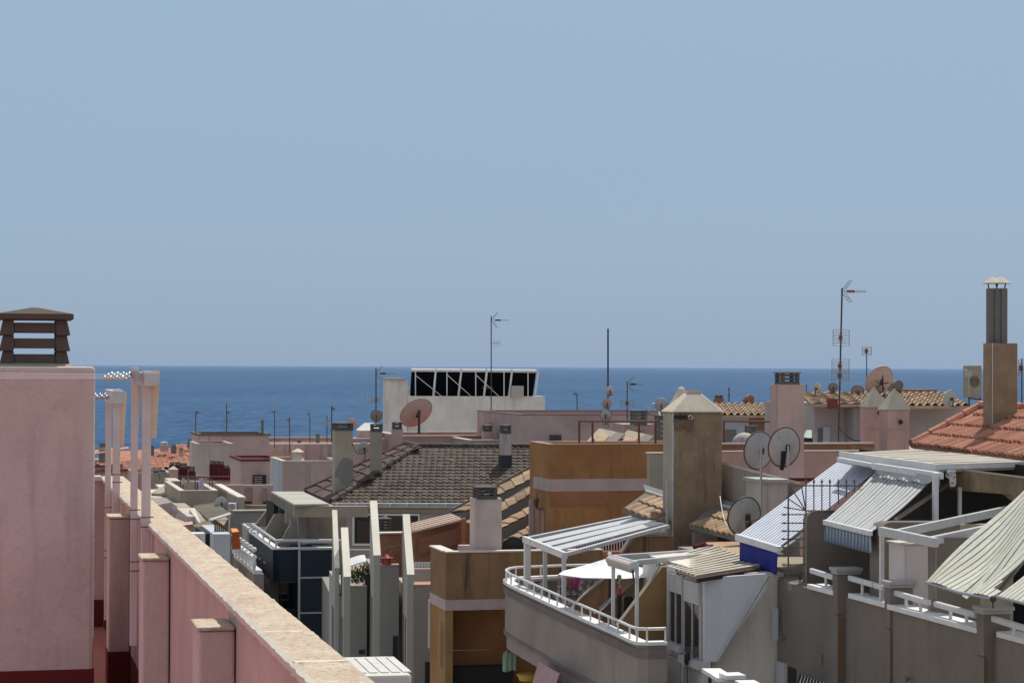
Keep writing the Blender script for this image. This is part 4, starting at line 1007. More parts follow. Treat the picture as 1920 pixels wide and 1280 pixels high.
# stepped sheds left of the orange building
H = house('tiled_house', 'terracotta house with stepped tan tiled sheds climbing to the orange building', 930, 960, 64)
steps = [((846, 962), (1003, 873), (873, 957), (1003, 897), 15, 66), ((878, 972), (1003, 911), (905, 978), (1003, 921), 19, 65), ((938, 970), (1003, 945), (948, 985), (1003, 963), 14, 64), ((958, 998), (1003, 978), (968, 1008), (1003, 992), 10, 63)]
steps = [((842, 962), (1003, 873), (874, 958), (1003, 894), 14, 66),
         ((872, 979), (1003, 907), (888, 991), (1003, 921), 18, 65),
         ((905, 996), (1003, 944), (942, 990), (1003, 958), 13, 64),
         ((935, 1018), (1003, 980), (962, 1014), (1003, 994), 12, 63)]
for i, (a0, a1, b0, b1, hh, DD) in enumerate(steps):
    P = [W(a0[0], a0[1], DD + .55), W(a1[0], a1[1], DD + .75), W(b1[0], b1[1], DD + .15), W(b0[0], b0[1], DD)]
    m = MB(); 
    # tiles as overlapping slabs up the slope
    n_ = 7 if i < 2 else 4
    for j in range(n_):
        f0, f1 = j / n_, (j + 1.08) / n_
        q = [P[0].lerp(P[1], f0), P[0].lerp(P[1], min(1, f1)), P[3].lerp(P[2], min(1, f1)), P[3].lerp(P[2], f0)]
        q[0] = q[0] + Z * .035; q[3] = q[3] + Z * .035
        K_ = 5; vs = []; nn = (q[1] - q[0]).cross(q[3] - q[0]).normalized(); nn = nn if nn.z > 0 else -nn
        for r_ in range(K_ + 1):
            f = r_ / K_; bb = .04 * math.sin(math.pi * f)
            vs += [q[0].lerp(q[3], f) + nn * bb, q[1].lerp(q[2], f) + nn * bb, q[0].lerp(q[3], f) + nn * bb - Z * .035]
        fs = []
        for r_ in range(K_): fs += [(r_ * 3, r_ * 3 + 1, r_ * 3 + 4, r_ * 3 + 3), (r_ * 3 + 2, r_ * 3, r_ * 3 + 3, r_ * 3 + 5)]
        m.add(vs, fs, 0, random.random())
    m.build('tile_slope', M_ttan, H)
    m = MB(); h_ = hh * DD / F * 1.25
    m.prism([P[3] - Z * .02, P[2] - Z * .02, P[2] - Z * (h_ + .1), P[3] - Z * (h_ + .1)], (P[0] - P[3]) * .9); m.build('shed_side', M_concd, H)
    if i == 0:
        m = MB(); beam(m, P[0] + Z * .09, P[1] + Z * .09, .12, .14); m.build('verge', M_concd, H)
m = MB(); fbx(m, 868, 1003, 975, None, 66.6, 1); fbx(m, 880, 1003, 940, None, 67.5, 1); m.build('wall', M_terra, H)
# terracotta gable with cream sloping cap
m = MB(); fpoly(m, [(756, 998), (866, 974), (890, 985), (890, 1120), (756, 1120)], 63, .25); m.build('gable_wall', M_terra, H)
m = MB(); P = [W(771, 996, 63), W(868, 972, 63), W(846, 962, 64.4), W(771, 980, 64.4)]; m.prism(P, Z * -.06)
m.build('gable_cap', M_tpink, H)
m = MB()
for i in range(4):
    f = (i + .5) / 4.2; a1, b1 = P[0].lerp(P[3], f), P[1].lerp(P[2], f); beam(m, a1 + Z * .015, b1 + Z * .015, .03, .02)
parts(m, 'cap_joint', stucco('joint_shadow', (.25, .18, .14)), H)
m = MB(); fpoly(m, [(785, 1010), (868, 986), (868, 1016), (785, 1040)], 62.96, .03); m.build('wall_panel', stucco('terracotta_panel', (.30, .14, .09)), H)
m = MB(); fbx(m, 867, 874, 972, 1025, 62.9, .2); m.build('corner_strip', M_orange2, H)
m = MB(); fbx(m, 700, 760, 1001, None, 64, .3); m.build('wall', M_terra, H)
m = MB(); fbx(m, 698, 762, 998.5, 1001, 63.9, .4); m.build('coping', M_copw, H)
chimney(H, 713, 734, 996, 1003, 66, .5, M_terra, 969, (710, 736), n=4, capm=M_capg)
m = MB(); fbx(m, 890, 906, 1006, 1022, 60, .4); m.build('small_block', M_conc, H)
# ================================================================== ochre balcony block with pink chimney (K)
DK = 48
H = house('apartment_building', 'ochre brown rendered block with a deep parapet and a pale band under it', 900, 1080, 48)
A = W(836, 1036, DK); hz = A.z - W(836, 1122, DK).z
wK = tto(A, p, 1130)
m = MB(); zb_ = W(836, 1124, DK).z
Bk = V((A.x, A.y, zb_))
m.obox(Bk, p * wK, d * .2, Z * (A.z - zb_)); m.obox(Bk + d * .2, p * .2, d * 1.5, Z * (A.z - zb_)); m.obox(Bk + d * 4.5 + p * 1.2, p * (wK - 1.2), d * .2, Z * .4); parts(m, 'parapet_wall', M_brownst, H)
m = MB(); m.obox(Bk + p * .2 + d * .2, p * (wK - .2), d * 1.5, Z * .15); m.obox(Bk + p * 1.3 + d * 1.7, p * (wK - 1.3), d * 2.8, Z * .15); m.build('terrace_floor', M_mauve, H)
m = MB(); m.obox(V((A.x, A.y, A.z)) - d * .03, p * wK, d * .25, Z * .03); m.obox(V((A.x, A.y, A.z)) - p * .03 + d * .221, p * .26, d * 1.5, Z * .03); m.build('coping', M_copw, H)
zb2 = W(836, 1144, DK).z
m = MB(); m.obox(V((A.x, A.y, zb2)) - d * .01 - p * .01, p * wK, d * 1.72, Z * (zb_ - zb2 - .002)); m.build('band', M_band, H)
m = MB(); zq = zb2 - .002
m.obox(V((A.x, A.y, 0)) + d * .9, p * wK, d * .8, Z * zq); m.obox(V((A.x, A.y, 0)) + d * 1.7 + p * 1.3, p * (wK - 1.3), d * 4, Z * zq); m.build('wall', M_orange, H)
m = MB(); m.obox(V((A.x, A.y, 0)) + p * .0 + d * .02, p * .05, d * .87, Z * zq); m.obox(V((A.x, A.y, 0)) + p * .05 + d * .02, p * .12, d * .2, Z * zq); m.build('corner_pier', M_ochre, H)
m = MB(); q = V((A.x, A.y, W(836, 1255, DK).z)); m.obox(q - p * .004 + d * .25, p * .02, d * .3, Z * 1.0); m.build('window_slit', M_brownst, H)
m = MB(); q = W(838, 1252, DK + .3); q.z = W(838, 1252, DK + .3).z
m.obox(V((q.x, q.y, q.z - 1.3)), p * 1.5, d * .4, Z * 1.3); m.build('dark_void', M_void, H)  # black box: the shade of the void under the balcony put into its colour
m = MB(); fbx(m, 1000, 1200, 1036, 1044, DK + 1.5, .1); m.build('rear_band', M_orange2, H)
chimney(H, 890, 941, 934, 1045, 47.8 + .7, .5, M_pink, 910, (893, 936), n=3, bev=.01)
m = MB(); fbx(m, 862, 890, 1022, 1045, 49.2, .2); m.build('low_wall', M_pink, H)
m = MB(); q = W(963, 1042, 50.5); m.tube(q - d * .1, q + d * .1, .26, 24)
dish('satellite_dish', 'black round dish mostly hidden behind the ochre parapet', 964, 1028, 22, 48.9, 5, 10, M_blackp, vb=1052, group='satellite dishes on the roofs', lnb=False)
# things on the dark balcony
T = thing('garment', 'pale green garment hanging under the ochre balcony', 'clothing', W(955, 1260, 46))
m = MB(); P = []; fs = []
A1 = W(943, 1217, 46.5); w1 = tto(A1, p, 967)
for j in range(9):
    f = j / 8
    for r_ in range(7):
        g = r_ / 6
        if r_ == 0: zt = 0 if (.15 < f < .3 or .7 < f < .85) else (-.07 if .3 <= f <= .7 else -.06)
        else: zt = -.46 * g - .02 * math.sin(f * 6)
        wd = 1 if g > .3 else .86
        P.append(A1 + p * (w1 * (.5 + (f - .5) * wd)) + Z * zt + d * (.03 * math.sin(f * 17 + g)))
for j in range(8):
    for r_ in range(6): fs.append((j * 7 + r_, j * 7 + r_ + 1, j * 7 + r_ + 8, j * 7 + r_ + 7))
m.add(P, fs); m.build('cloth', paint('pale_green_cloth', (.28, .42, .33), .9), T, sol=.01, smooth=True)
m = MB(); m.tube(A1 - p * 1.2 + Z * .005, A1 + p * 1.4 + Z * .005, .006); m.build('line', M_dark, T)
T = thing('basin', 'yellow plastic basin on the dark balcony under the terrace', 'basin', W(990, 1265, 46))
m = MB(); q = W(989, 1264, 46); m.tube(q - Z * .12, q, .17, 16, .22); m.tube(q, q + Z * .015, .235, 16); m.build('bowl', paint('yellow_plastic', (.5, .38, .06), .5), T)
T = thing('striped_curtain', 'pink and white striped curtain at the bottom edge below the long terrace', 'curtain', W(1010, 1275, 41) - Z * 2)
A1, B1 = W(1012, 1240, 42.5), W(1050, 1262, 39.5)
sheet('fabric', [paint('rose_cloth', (.42, .27, .29), .9), paint('pale_rose_cloth', (.55, .42, .43), .9)], A1, B1, A1 - Z * .8 - p * .25, B1 - Z * .8 - p * .25, 9, .02, T, rows=4)
# ================================================================== fin building
H = house('apartment_building', 'pale grey building with four white sloping fin walls', 720, 1100, 55)
aF = 7.5; dF, pF = dp(aF)
M_fin = stucco('white_fin_top', (.88, .83, .70), var=.1, streak=.1, sc=.9)
M_finw = stucco('pale_grey_green_wall', (.40, .40, .37), streak=.2, sc=.8, var=.06)
bays = [ # u fin left front, fin width px, v near, v far, D, right u, wall top v
    (628, 8, 1065, 957, 58.0, 652, 1120, 12),
    (645, 12, 1082, 990, 57.0, 688, 1099, 12),
    (701, 12, 1042, 940, 55.8, 748, 1060, 12),
    (764, 12, 1078, 965, 54.5, 812, 1097, 12)]
for i, (u0, wpx, vn, vf, D, ur, vw, wt) in enumerate(bays):
    A = W(u0, vn, D); wf = wpx * D / F
    hs_ = (vn - vf) * D / F; run = 1.45
    top = A + dF * run + Z * (W(u0, vf, D + run).z - A.z)
    m = MB(); P = [V((A.x, A.y, 0)), A, top, V((top.x, top.y, top.z)) + dF * .12, V((top.x, top.y, 0)) + dF * .12]
    m.prism(P, pF * wf); m.build('fin_wall', M_finw, H)
    m = MB(); n_ = (top - A).cross(pF).normalized(); n_ = n_ if n_.z > 0 else -n_
    m.prism([A + n_ * .003 - pF * .012, top + n_ * .003 - pF * .012, top + n_ * .035 - pF * .012, A + n_ * .035 - pF * .012], pF * (wf + .024)); m.build('fin_capping', M_fin, H)
    q = W(u0 + wpx, vw, D); ww = tto(q, pF, ur)
    m = MB(); m.obox(V((q.x, q.y, 0)) + pF * .001, pF * ww, dF * .3, Z * q.z); m.build('bay_wall', M_grey, H)
    m = MB(); m.obox(V((q.x, q.y, q.z - 1.2)) + pF * .002 + dF * .3, pF * ww, dF * 2.2, Z * .4); m.build('balcony_floor', M_terra, H)
    m = MB(); m.obox(q - dF * .02 + pF * .003, pF * ww, dF * .34, Z * .03); m.build('bay_coping', stucco('pink_ledge', (.5, .36, .30)), H)
    # deeper side wall with slots
    m = MB(); q2 = V((A.x, A.y, 0)) + dF * (run + .13); m.obox(q2, pF * wf, dF * 1.5, Z * (A.z - .35)); m.build('side_wall', M_finw, H)
    for (s0, s1, z0, z1) in ((.35, .62, -3.2, -1.1), (.95, 1.3, -3.2, -1.1), (.25, .55, -6.5, -3.6), (.95, 1.3, -6.5, -3.6)):
        m = MB(); m.obox(V((A.x, A.y, A.z + z0)) + dF * s0 - pF * .012, dF * (s1 - s0), pF * .02, Z * (z1 - z0)); m.build('slot', M_greyd, H)
    if i: m = MB(); q3 = V((A.x, A.y, A.z)) ; m.obox(q3 + dF * .5 - pF * .05 - Z * 3.4, dF * .16, pF * .05, Z * .12); m.build('drain_spout', M_ledge, H)
m = MB(); m.obox(W(686, 1076, 57.1) - Z * 1.15, pF * .1, dF * .3, Z * 1.15); m.build('tall_slot', M_blackp, H)
m = MB(); fbx(m, 737, 746, 1192, 1240, 55.7, .05, aF, x=.01); m.build('doorway', M_blackp, H)
m = MB(); fbx(m, 673, 684, 1218, 1226, 56.9, .05, aF, x=.01); m.build('vent', M_blackp, H)
m = MB(); fbx(m, 797, 810, 1240, 1300, 54.3, .05, aF, x=.01); m.build('doorway', M_blackp, H)
m = MB(); fbx(m, 622, 700, 1120, None, 60.5, 6, aF); m.build('body', M_grey, H)
# canopy, plants, pots
T = thing('canopy', 'small white arched canopy behind the second white fin', 'canopy', W(672, 1062, 60) - Z * .8)
m = MB(); P = []
for i in range(7):
    f = i / 6; P.append(W(655 + 33 * f, 1061 - 9 * math.sin(f * 1.5), 60))
for i in range(6): m.prism([P[i], P[i + 1], P[i + 1] + dF * 1 + Z * .1, P[i] + dF * 1 + Z * .1], Z * -.03)
m.build('roof', M_metalw, T)
m = MB(); m.tube(P[1], P[1] - Z * .8, .02); m.tube(P[5], P[5] - Z * .8, .02); parts(m, 'post', M_metalw, T)
def plant(name, label, c, r, h, n, mat, stem=True, leaf=.07, pot=None, cat='plant', group=None, seed=1):
    T = thing(name, label, cat, c, group); rn = random.Random(seed); m = MB()
    for i in range(n):
        a = rn.random() * 6.28; e = rn.random(); q = c + V((math.cos(a) * r * rn.random(), math.sin(a) * r * rn.random(), .08 + h * e))
        dr = V((rn.uniform(-1, 1), rn.uniform(-1, 1), rn.uniform(-.3, 1))).normalized(); s = dr.orthogonal().normalized(); L = leaf * rn.uniform(.6, 1.5)
        m.add([q, q + dr * L * .5 + s * L * .22, q + dr * L, q + dr * L * .5 - s * L * .22], [(0, 1, 2, 3)])
    m.build('foliage', mat, T)
    if stem:
        s_ = MB()
        for i in range(5):
            a = rn.random() * 6.28; s_.tube(c, c + V((math.cos(a) * r * .5, math.sin(a) * r * .5, h * .8)), .008, 5)
        s_.build('stem', M_rust, T)
    if pot:
        pm, pr, ph = pot; s_ = MB(); s_.tube(c - Z * ph, c, pr * .7, 14, pr); s_.tube(c - Z * ph * .15, c + Z * .01, pr * 1.08, 14); s_.build('pot', pm, T)
    return T
M_leaf = tilem('leaf_green', (.035, .07, .02), (.07, .11, .035), .2); M_leafd = tilem('leaf_dull', (.07, .08, .03), (.13, .12, .06), .3)
M_potr = paint('red_glazed_pot', (.28, .03, .015), .4); M_pott = paint('terracotta_pot', (.45, .18, .09), .8)
plant('potted_plant', 'leafy green plant on the balcony wall beside the second white fin', W(669, 1096, 57.9), .28, .30, 180, M_leafd, seed=3, leaf=.10)
plant('potted_plant', 'wispy plant trailing at the foot of the second white fin', W(681, 1090, 57.6), .2, .35, 150, M_leafd, seed=9, leaf=.10)
T = thing('flower_pot', 'red glazed pot on the wall between the two tallest white fins', 'pot', W(725, 1058, 55.9))
m = MB(); q = W(725, 1058, 55.9); m.tube(q, q + Z * .16, .13, 14, .10); m.tube(q + Z * .16, q + Z * .18, .17, 14); m.tube(q + Z * .18, q + Z * .27, .12, 14, .02); m.build('pot', M_potr, T)
plant('potted_plant', 'dry leafless twigs behind the red glazed pot', W(735, 1056, 56.3), .35, .4, 60, M_leafd, seed=5)
T = thing('planter', 'low terracotta planter trough at the foot of the right-hand white fin', 'planter', W(790, 1096, 55))
m = MB(); A1 = W(778, 1092, 55.4); m.obox(A1 - Z * .12, pF * .42, dF * .3, Z * .12); m.build('trough', M_pott, T)
T = thing('window_shade', 'row of scalloped white valance behind the right-hand white fin', 'awning', W(800, 1060, 60))
m = MB(); A1, B1 = W(776, 1053, 60), W(812, 1053, 60); sheet('valance', [M_ledge], A1, B1, A1 - Z * .15, B1 - Z * .15, 6, .03, T, rows=1)
m = MB(); fbx(m, 770, 815, 1066, 1097, 59, .2, aF); m.build('pale_wall', M_band, H)
m = MB(); fbx(m, 806, 812, 1125, 1215, 49.6, .2); m.build('downpipe', M_dishg, H)
# ================================================================== brown tower
DT = 46
H = house('apartment_building', 'beige grey house with a big brown tower chimney and two tan tiled penthouse roofs', 1300, 950, 46)
A = W(1262, 773, DT); wT = tto(A, p, 1354)
m = MB(); m.obox(V((A.x, A.y, 0)), p * wT, d * .7, Z * A.z); TW = m.build('tower', M_tower, H, 'tall brown rendered tower with four round vents under its cap', bevel=.01)
m = MB(); m.obox(V((A.x, A.y, 0)) - p * .004 + d * .02, p * .002, d * .66, Z * (A.z - .02)); m.build('tower_side', stucco('tower_side_grey', (.36, .33, .27), streak=.4), TW)
m = MB(); cT = A + p * wT / 2 + d * .35; m.frus(cT + Z * .0, wT + .12, wT * .2, .82, .16, .45); o = m.build('tower_roof', M_cream, TW, bevel=.03)
m = MB(); m.frus(cT + Z * .405, wT * .30, wT * .21, .25, .17, .05); m.build('rust_stain', stucco('rusty_cement', (.32, .22, .14), streak=.5), o)
for i, u in enumerate((1267, 1276, 1285)):
    m = MB(); q = W(u, 781, DT - .01); m.tube(q - d * .01, q + d * .05, .042, 14); m.build('vent_hole', M_blackp, TW)
m = MB(); q = W(1295, 782, DT - .02); m.tube(q - d * .02, q + d * .05, .045, 14); m.build('vent_ring', M_copw, TW); m = MB(); m.tube(q - d * .025 - p * .01, q + d * .0 - p * .01, .03, 12); m.build('vent_hole', M_blackp, TW)
m = MB(); q = W(1277, 765, DT + 1.4); m.frus(q, .5, .16, .4, .14, .36); m.ball(q + Z * .36, .09, (1, 1, 1.2)); m.build('rear_cone', M_cream, TW, smooth=False)
m = MB(); m.obox(V((A.x, A.y, 0)) - p * .008 - d * .008, p * .022, d * .022, Z * (A.z - .01)); m.build('corner_bead', M_metalg, TW)
m = MB(); q = W(1290, 800, DT - .01); m.prism([W(1262, 787, DT - .02), W(1302, 787, DT - .02), W(1296, 812, DT - .02), W(1281, 798, DT - .02), W(1268, 806, DT - .02)], d * .03); m.build('soot_stain', stucco('sooty_patch', (.17, .115, .08), streak=.5), TW)
# side walls
m = MB(); fbx(m, 1218, 1262, 850, None, 49.0, .2); m.build('wall', M_greybeige, H)
m = MB(); fbx(m, 1215, 1262, 848, 850, 49.0, .26, x=.04); m.build('coping', M_copw, H)
A1, B1 = W(1346, 868, 46.8), W(1500, 908, 44.5)
m = MB(); m.prism([A1, B1, V((B1.x, B1.y, 0)), V((A1.x, A1.y, 0))], d * .2); m.build('wall', M_greybeige, H)
m = MB(); m.prism([A1 + Z * .002, B1 + Z * .002, B1 + Z * .05, A1 + Z * .05], d * .26); m.build('coping', M_copw, H)
m = MB(); fbx(m, 1262, 1500, 1125, None, 47.0, 5); m.build('body', M_taupel, H)
m = MB(); fbx(m, 1430, 1480, 902, 990, 44.4, 1.0); m.build('grey_box', M_dirtyw, H)
m = MB(); fbx(m, 1427, 1482, 899, 905, 44.35, 1.1); m.build('box_lid', M_dishg, H)
# penthouse tiled roofs
def pent(Aq, Bq, Cq, Dq, tw=.16):
    A1, B1, C1, D1 = W(*Aq), W(*Bq), W(*Cq), W(*Dq)
    eu = (B1 - A1); wu = eu.length; eu.normalize(); ev = (D1 - A1); ev -= eu * ev.dot(eu); lv = ev.length; ev.normalize()
    s0, s1 = (D1 - A1).dot(eu), (C1 - A1).dot(eu)
    tiles(H, 'penthouse_roof', M_ttan, A1, eu, ev, wu, lv, tw, lv / 2 - .001, amp=.022, lift=.045, shape='b', inside=lambda s, t: t / lv * s0 - .05 <= s <= wu + (s1 - wu) * t / lv + .1)
    q = MB(); q.prism([A1, B1, C1, D1], Z * -.08); q.build('roof_deck', M_concd, H)
    f = MB(); f.prism([D1, C1, C1 + Z * .16 + d * .2, D1 + Z * .16 + d * .2], d * .03); f.build('lead_flashing', paint('lead', (.26, .28, .30), .5, .2), H)
    f = MB(); f.tube(D1 + Z * .02, C1 + Z * .02, .035, 6); f.build('mortar_line', M_copw, H)
pent((1167, 954, 46.5), (1255, 984, 45.9), (1252, 935, 47.3), (1211, 922, 47.6))
pent((1293, 984, 45.4), (1405, 1014, 44.0), (1385, 958, 45.9), (1338, 944, 46.5))
m = MB(); fbx(m, 1302, 1345, 997, 1060, 45.9, .3); m.build('low_wall', M_mauve, H)
m = MB(); rod(m, (1251, 900, 45.8), (1251, 1010, 45.8), .03, 8); m.build('downpipe', M_dishg, H)
# ================================================================== long terrace with rails (J)
H = house('apartment_building', 'taupe terrace building with a long curved balcony, white rails and a pergola', 1080, 1150, 42)
hJ = 4.61
path_px = [(1250, 1208), (1215, 1209), (1196, 1208), (1182, 1203), (1160, 1192), (1060, 1148), (985, 1113), (956, 1099), (948, 1094), (947, 1090), (953, 1087), (966, 1085), (1060, 1081), (1150, 1079)]
PJ = [Wz(u, v, hJ) for u, v in path_px]
def ext(pts, z0, z1, th, name, mat, par, out=0.0):
    """wall following a plan polyline (walked with the outside on the left hand)"""
    n = len(pts); O = []; I = []
    for i in range(n):
        t = (pts[min(i + 1, n - 1)] - pts[max(i - 1, 0)]); t.z = 0; t.normalize(); nn = V((-t.y, t.x, 0))
        O.append(pts[i] + nn * out); I.append(pts[i] + nn * (out - th))
    m = MB()
    for i in range(n - 1):
        a, b, c, e = O[i], O[i + 1], I[i + 1], I[i]
        vs = [V((q.x, q.y, z)) for z in (z0, z1) for q in (a, b, c, e)]
        m.add(vs, [(0, 1, 5, 4), (2, 3, 7, 6), (4, 5, 6, 7), (3, 2, 1, 0)] + ([(3, 0, 4, 7)] if i == 0 else []) + ([(1, 2, 6, 5)] if i == n - 2 else []))
    return m.build(name, mat, par)
# outside is to the left going from right(near) to far: verify sign by centroid
def sgn():
    t = PJ[6] - PJ[4]; nn = V((-t.y, t.x, 0)); return 1 if nn.dot(p) < 0 else -1
SG = sgn()
if SG < 0: PJ = PJ[::-1]
zt = ZC - hJ
ext(PJ, zt - 1.02, zt - .002, .16, 'balcony_wall', M_taupel, H)
ext(PJ, zt - .20, zt - .06, .10, 'upper_band', stucco('dark_taupe_band', (.20, .17, .16), streak=.3), H, .035)
ext(PJ, zt, zt + .05, .24, 'balcony_ledge', M_ledge, H, .045)
ext(PJ, zt - 1.06, zt - 1.0, .10, 'lower_lip', M_taupe, H, .03)
ctr = sum(PJ, V((0, 0, 0))) / len(PJ)
def inset(k_): return [q + (V((ctr.x, ctr.y, q.z)) - q).normalized() * k_ for q in PJ]
IN = inset(.12); m = MB(); P = [V((q.x, q.y, zt - 1.35)) for q in IN] 
P += [P[-1] + p * 1.5, P[0] + p * 2.5] if (P[0] - P[-1]).dot(d) < 0 else [P[-1] + p * 2.5, P[0] + p * 1.5]
m.prism(P, Z * .45); m.build('terrace_slab', stucco('mauve_soffit', (.34, .27, .28), streak=.2), H)
m = MB(); fbx(m, 1000, 1300, 1265, None, 43, 5); 
m = MB(); q = Wz(1010, 1110, hJ); m.obox(V((q.x, q.y, 0)) + p * 1.0 - d * 8, p * 6, d * 9, Z * (zt - 1.36)); m.build('wall', M_band, H)
RJ = [q + V((0, 0, .05)) for q in [a.lerp(V((ctr.x, ctr.y, a.z)), 0) + (V((ctr.x, ctr.y, a.z)) - a).normalized() * .07 for a in PJ]]
railing(H, RJ, .21, .026, .62, M_metalw, post=.017)
# inner walls of the terrace
m = MB(); fpoly(m, [(1128, 1140), (1190, 1088), (1203, 1079), (1262, 1079), (1262, 1200), (1128, 1200)], 40.5, .2); m.build('diagonal_wall', M_brownst, H)
m = MB(); P0 = W(1128, 1140, 40.45)
for (a, b) in (((1128, 1142), (1203, 1079)), ((1100, 1125), (1190, 1068))):
    pass
q = [onpl(u, v, P0, d) for u, v in ((1127, 1142), (1203, 1078), (1205, 1080), (1129, 1144))]; m.prism(q, d * .22); m.build('diagonal_coping', M_taupel, H)
m = MB(); fpoly(m, [(1066, 1148), (1095, 1115), (1160, 1062), (1200, 1062), (1200, 1180), (1066, 1180)], 43.2, .15); m.build('diagonal_wall', M_brownst, H)
m = MB(); fpoly(m, [(1063, 1150), (1093, 1116), (1158, 1063), (1160, 1065), (1095, 1118), (1065, 1151)], 43.15, .12); m.build('diagonal_coping', M_taupel, H)
m = MB(); fpoly(m, [(1160, 1172), (1244, 1062), (1262, 1062), (1262, 1215), (1160, 1215)], 38.6, .2); m.build('diagonal_wall', M_ochre, H)
m = MB(); fpoly(m, [(1158, 1172), (1242, 1062), (1245, 1062), (1161, 1172)], 38.57, .16); m.build('diagonal_coping', M_beige, H)
m = MB(); fpoly(m, [(1168, 1150), (1169, 1118), (1174, 1115), (1186, 1116), (1190, 1122), (1190, 1150)], 40.4, .05); m.build('niche_frame', stucco('niche_edge', (.28, .2, .14)), H)
m = MB(); fpoly(m, [(1170, 1150), (1171, 1120), (1175, 1117.5), (1185, 1118), (1188, 1123), (1188, 1150)], 40.38, .05); m.build('niche', M_void, H)
m = MB(); fpoly(m, [(1171, 1036), (1193, 1005), (1262, 1006), (1262, 1036)], 45.0, .2); m.build('upper_diagonal_wall', M_brownst, H)
m = MB(); fpoly(m, [(1166, 1036), (1190, 1003), (1254, 1003), (1254, 1005.5), (1193, 1005.5), (1171, 1036)], 44.95, .25); m.build('diagonal_coping', M_taupel, H)
# patterned wall
m, n, b = nt('patterned_tile'); vo = n.nodes.new('ShaderNodeTexVoronoi'); vo.inputs['Scale'].default_value = 9; g = n.nodes.new('ShaderNodeNewGeometry'); lk(n, g.outputs['Position'], vo.inputs[0])
lk(n, mixc(n, rmp(n, vo.outputs[0], .2, .6), (.66, .63, .58), (.20, .16, .13)), b.inputs['Base Color']); b.inputs['Roughness'].default_value = .6; M_pat = m
m = MB(); fbx(m, 1000, 1126, 1089, 1150, 45.2, .2, x=0); m.build('patterned_wall', M_pat, H)
m = MB(); fbx(m, 1000, 1126, 1085, 1089, 45.2, .26, x=.04); m.build('patterned_wall_cap', M_mauve, H)
# brick balustrade screen behind the pergola
T = thing('balustrade', 'dark red pierced balustrade with cream balusters behind the white pergola', 'balustrade', W(1060, 1035, 54))
m = MB(); fbx(m, 1003, 1180, 1016, 1033, 54, .06); m.build('backing', M_maroon, T)
m = MB(); fbx(m, 1003, 1185, 1011, 1016, 53.9, .12); m.build('top_rail', M_terra, T)
m = MB(); 
for i in range(34): m.cut(); u = 1006 + i * 5.2; rod(m, (u, 1016, 53.85), (u, 1033, 53.85), .012, 6)
parts(m, 'baluster', M_copw, T)
m = MB(); fbx(m, 1000, 1190, 1033, 1042, 53.8, .2); m.build('base', M_orange2, T)
# pergola
T = thing('pergola', 'large white slatted pergola over the curved terrace', 'pergola', W(1020, 1100, 44) - Z * .4)
fl, fr, br, bl_ = (985, 1007, 46.0), (1058, 1036, 43.2), (1252, 983, 44.6), (1188, 966, 47.6)
m = MB(); 
FL, FR, BR, BL = W(*fl), W(*fr), W(*br), W(*bl_)
for i in range(5):
    f = (i + .0) / 4; m.cut(); beam(m, FL.lerp(FR, f), BL.lerp(BR, f), .12 if i in (0, 4) else .42, .03 if i in (1, 2, 3) else .07)
parts(m, 'beam', M_metalg, T)
m = MB(); beam(m, FL - (FR - FL) * .03 + Z * .02, FR + (FR - FL) * .03 + Z * .02, .08, .13); m.build('front_beam', M_metalw, T)
m = MB(); 
a1, b1 = FL.lerp(FR, .5), BL.lerp(BR, .5)
for f in (.97,): m.cut(); beam(m, FL.lerp(BL, f) - Z * .1, FR.lerp(BR, f) - Z * .1, .05, .05)
parts(m, 'cross_bar', M_metalg, T)
m = MB(); q = W(991, 1012, 45.9); m.obox(q - p * .075 - Z * 1.05, p * .13, d * .13, Z * 1.03); m.build('corner_post', M_metalw, T, bevel=.01)
m = MB()
for (u, v0, v1, D) in ((1023, 1024, 1107, 44.6), (1058.5, 1038, 1142, 43.1)): m.cut(); q = W(u, v0, D); h = (v1 - v0) * D / F; m.obox(q - p * .04 - Z * h, p * .075, d * .075, Z * h)
parts(m, 'post', M_metalg, T)
T = thing('pergola', 'second smaller white pergola beside the parasol, carrying a rolled awning', 'pergola', W(1175, 1180, 38) - Z * .4)
m = MB()
m.cut(); beam(m, (1150, 1040, 39.6), (1345, 1027, 42), .1, .10); m.cut(); beam(m, (1186, 1050, 38.2), (1345, 1034, 40.8), .1, .09); m.cut(); beam(m, (1150, 1040, 39.6), (1193, 1052, 38), .07, .1)
parts(m, 'beam', M_metalg, T)
m = MB()
for (u, v0, v1, D) in ((1151.5, 1056, 1188, 39.3), (1196, 1054, 1205, 38.0)): m.cut(); q = W(u, v0, D); h = (v1 - v0) * D / F; m.obox(q - p * .035 - Z * h, p * .055, d * .055, Z * h)
parts(m, 'post', M_metalw, T)
T = thing('rolled_awning', 'rolled up pink and grey striped awning hung from the small pergola', 'awning', W(1165, 1062, 38.5))
m = MB(); a1, b1 = W(1143, 1049, 39.4), W(1186, 1062, 37.9); N = 26
for i in range(N): m.tube(a1.lerp(b1, i / N), a1.lerp(b1, (i + .8) / N), .075, 10, mi=i % 2)
m.build('roll', [paint('roll_pink', (.55, .36, .33), .9), paint('roll_pale', (.6, .6, .6), .9)], T)
m = MB(); m.tube(a1 - Z * .07, b1 - Z * .07, .045, 8); m.build('casing', M_dishg, T)
m = MB(); q = b1 - Z * .06; m.tube(q, q - Z * .22 + p * .03, .018, 5); m.build('crank', M_dark, T)
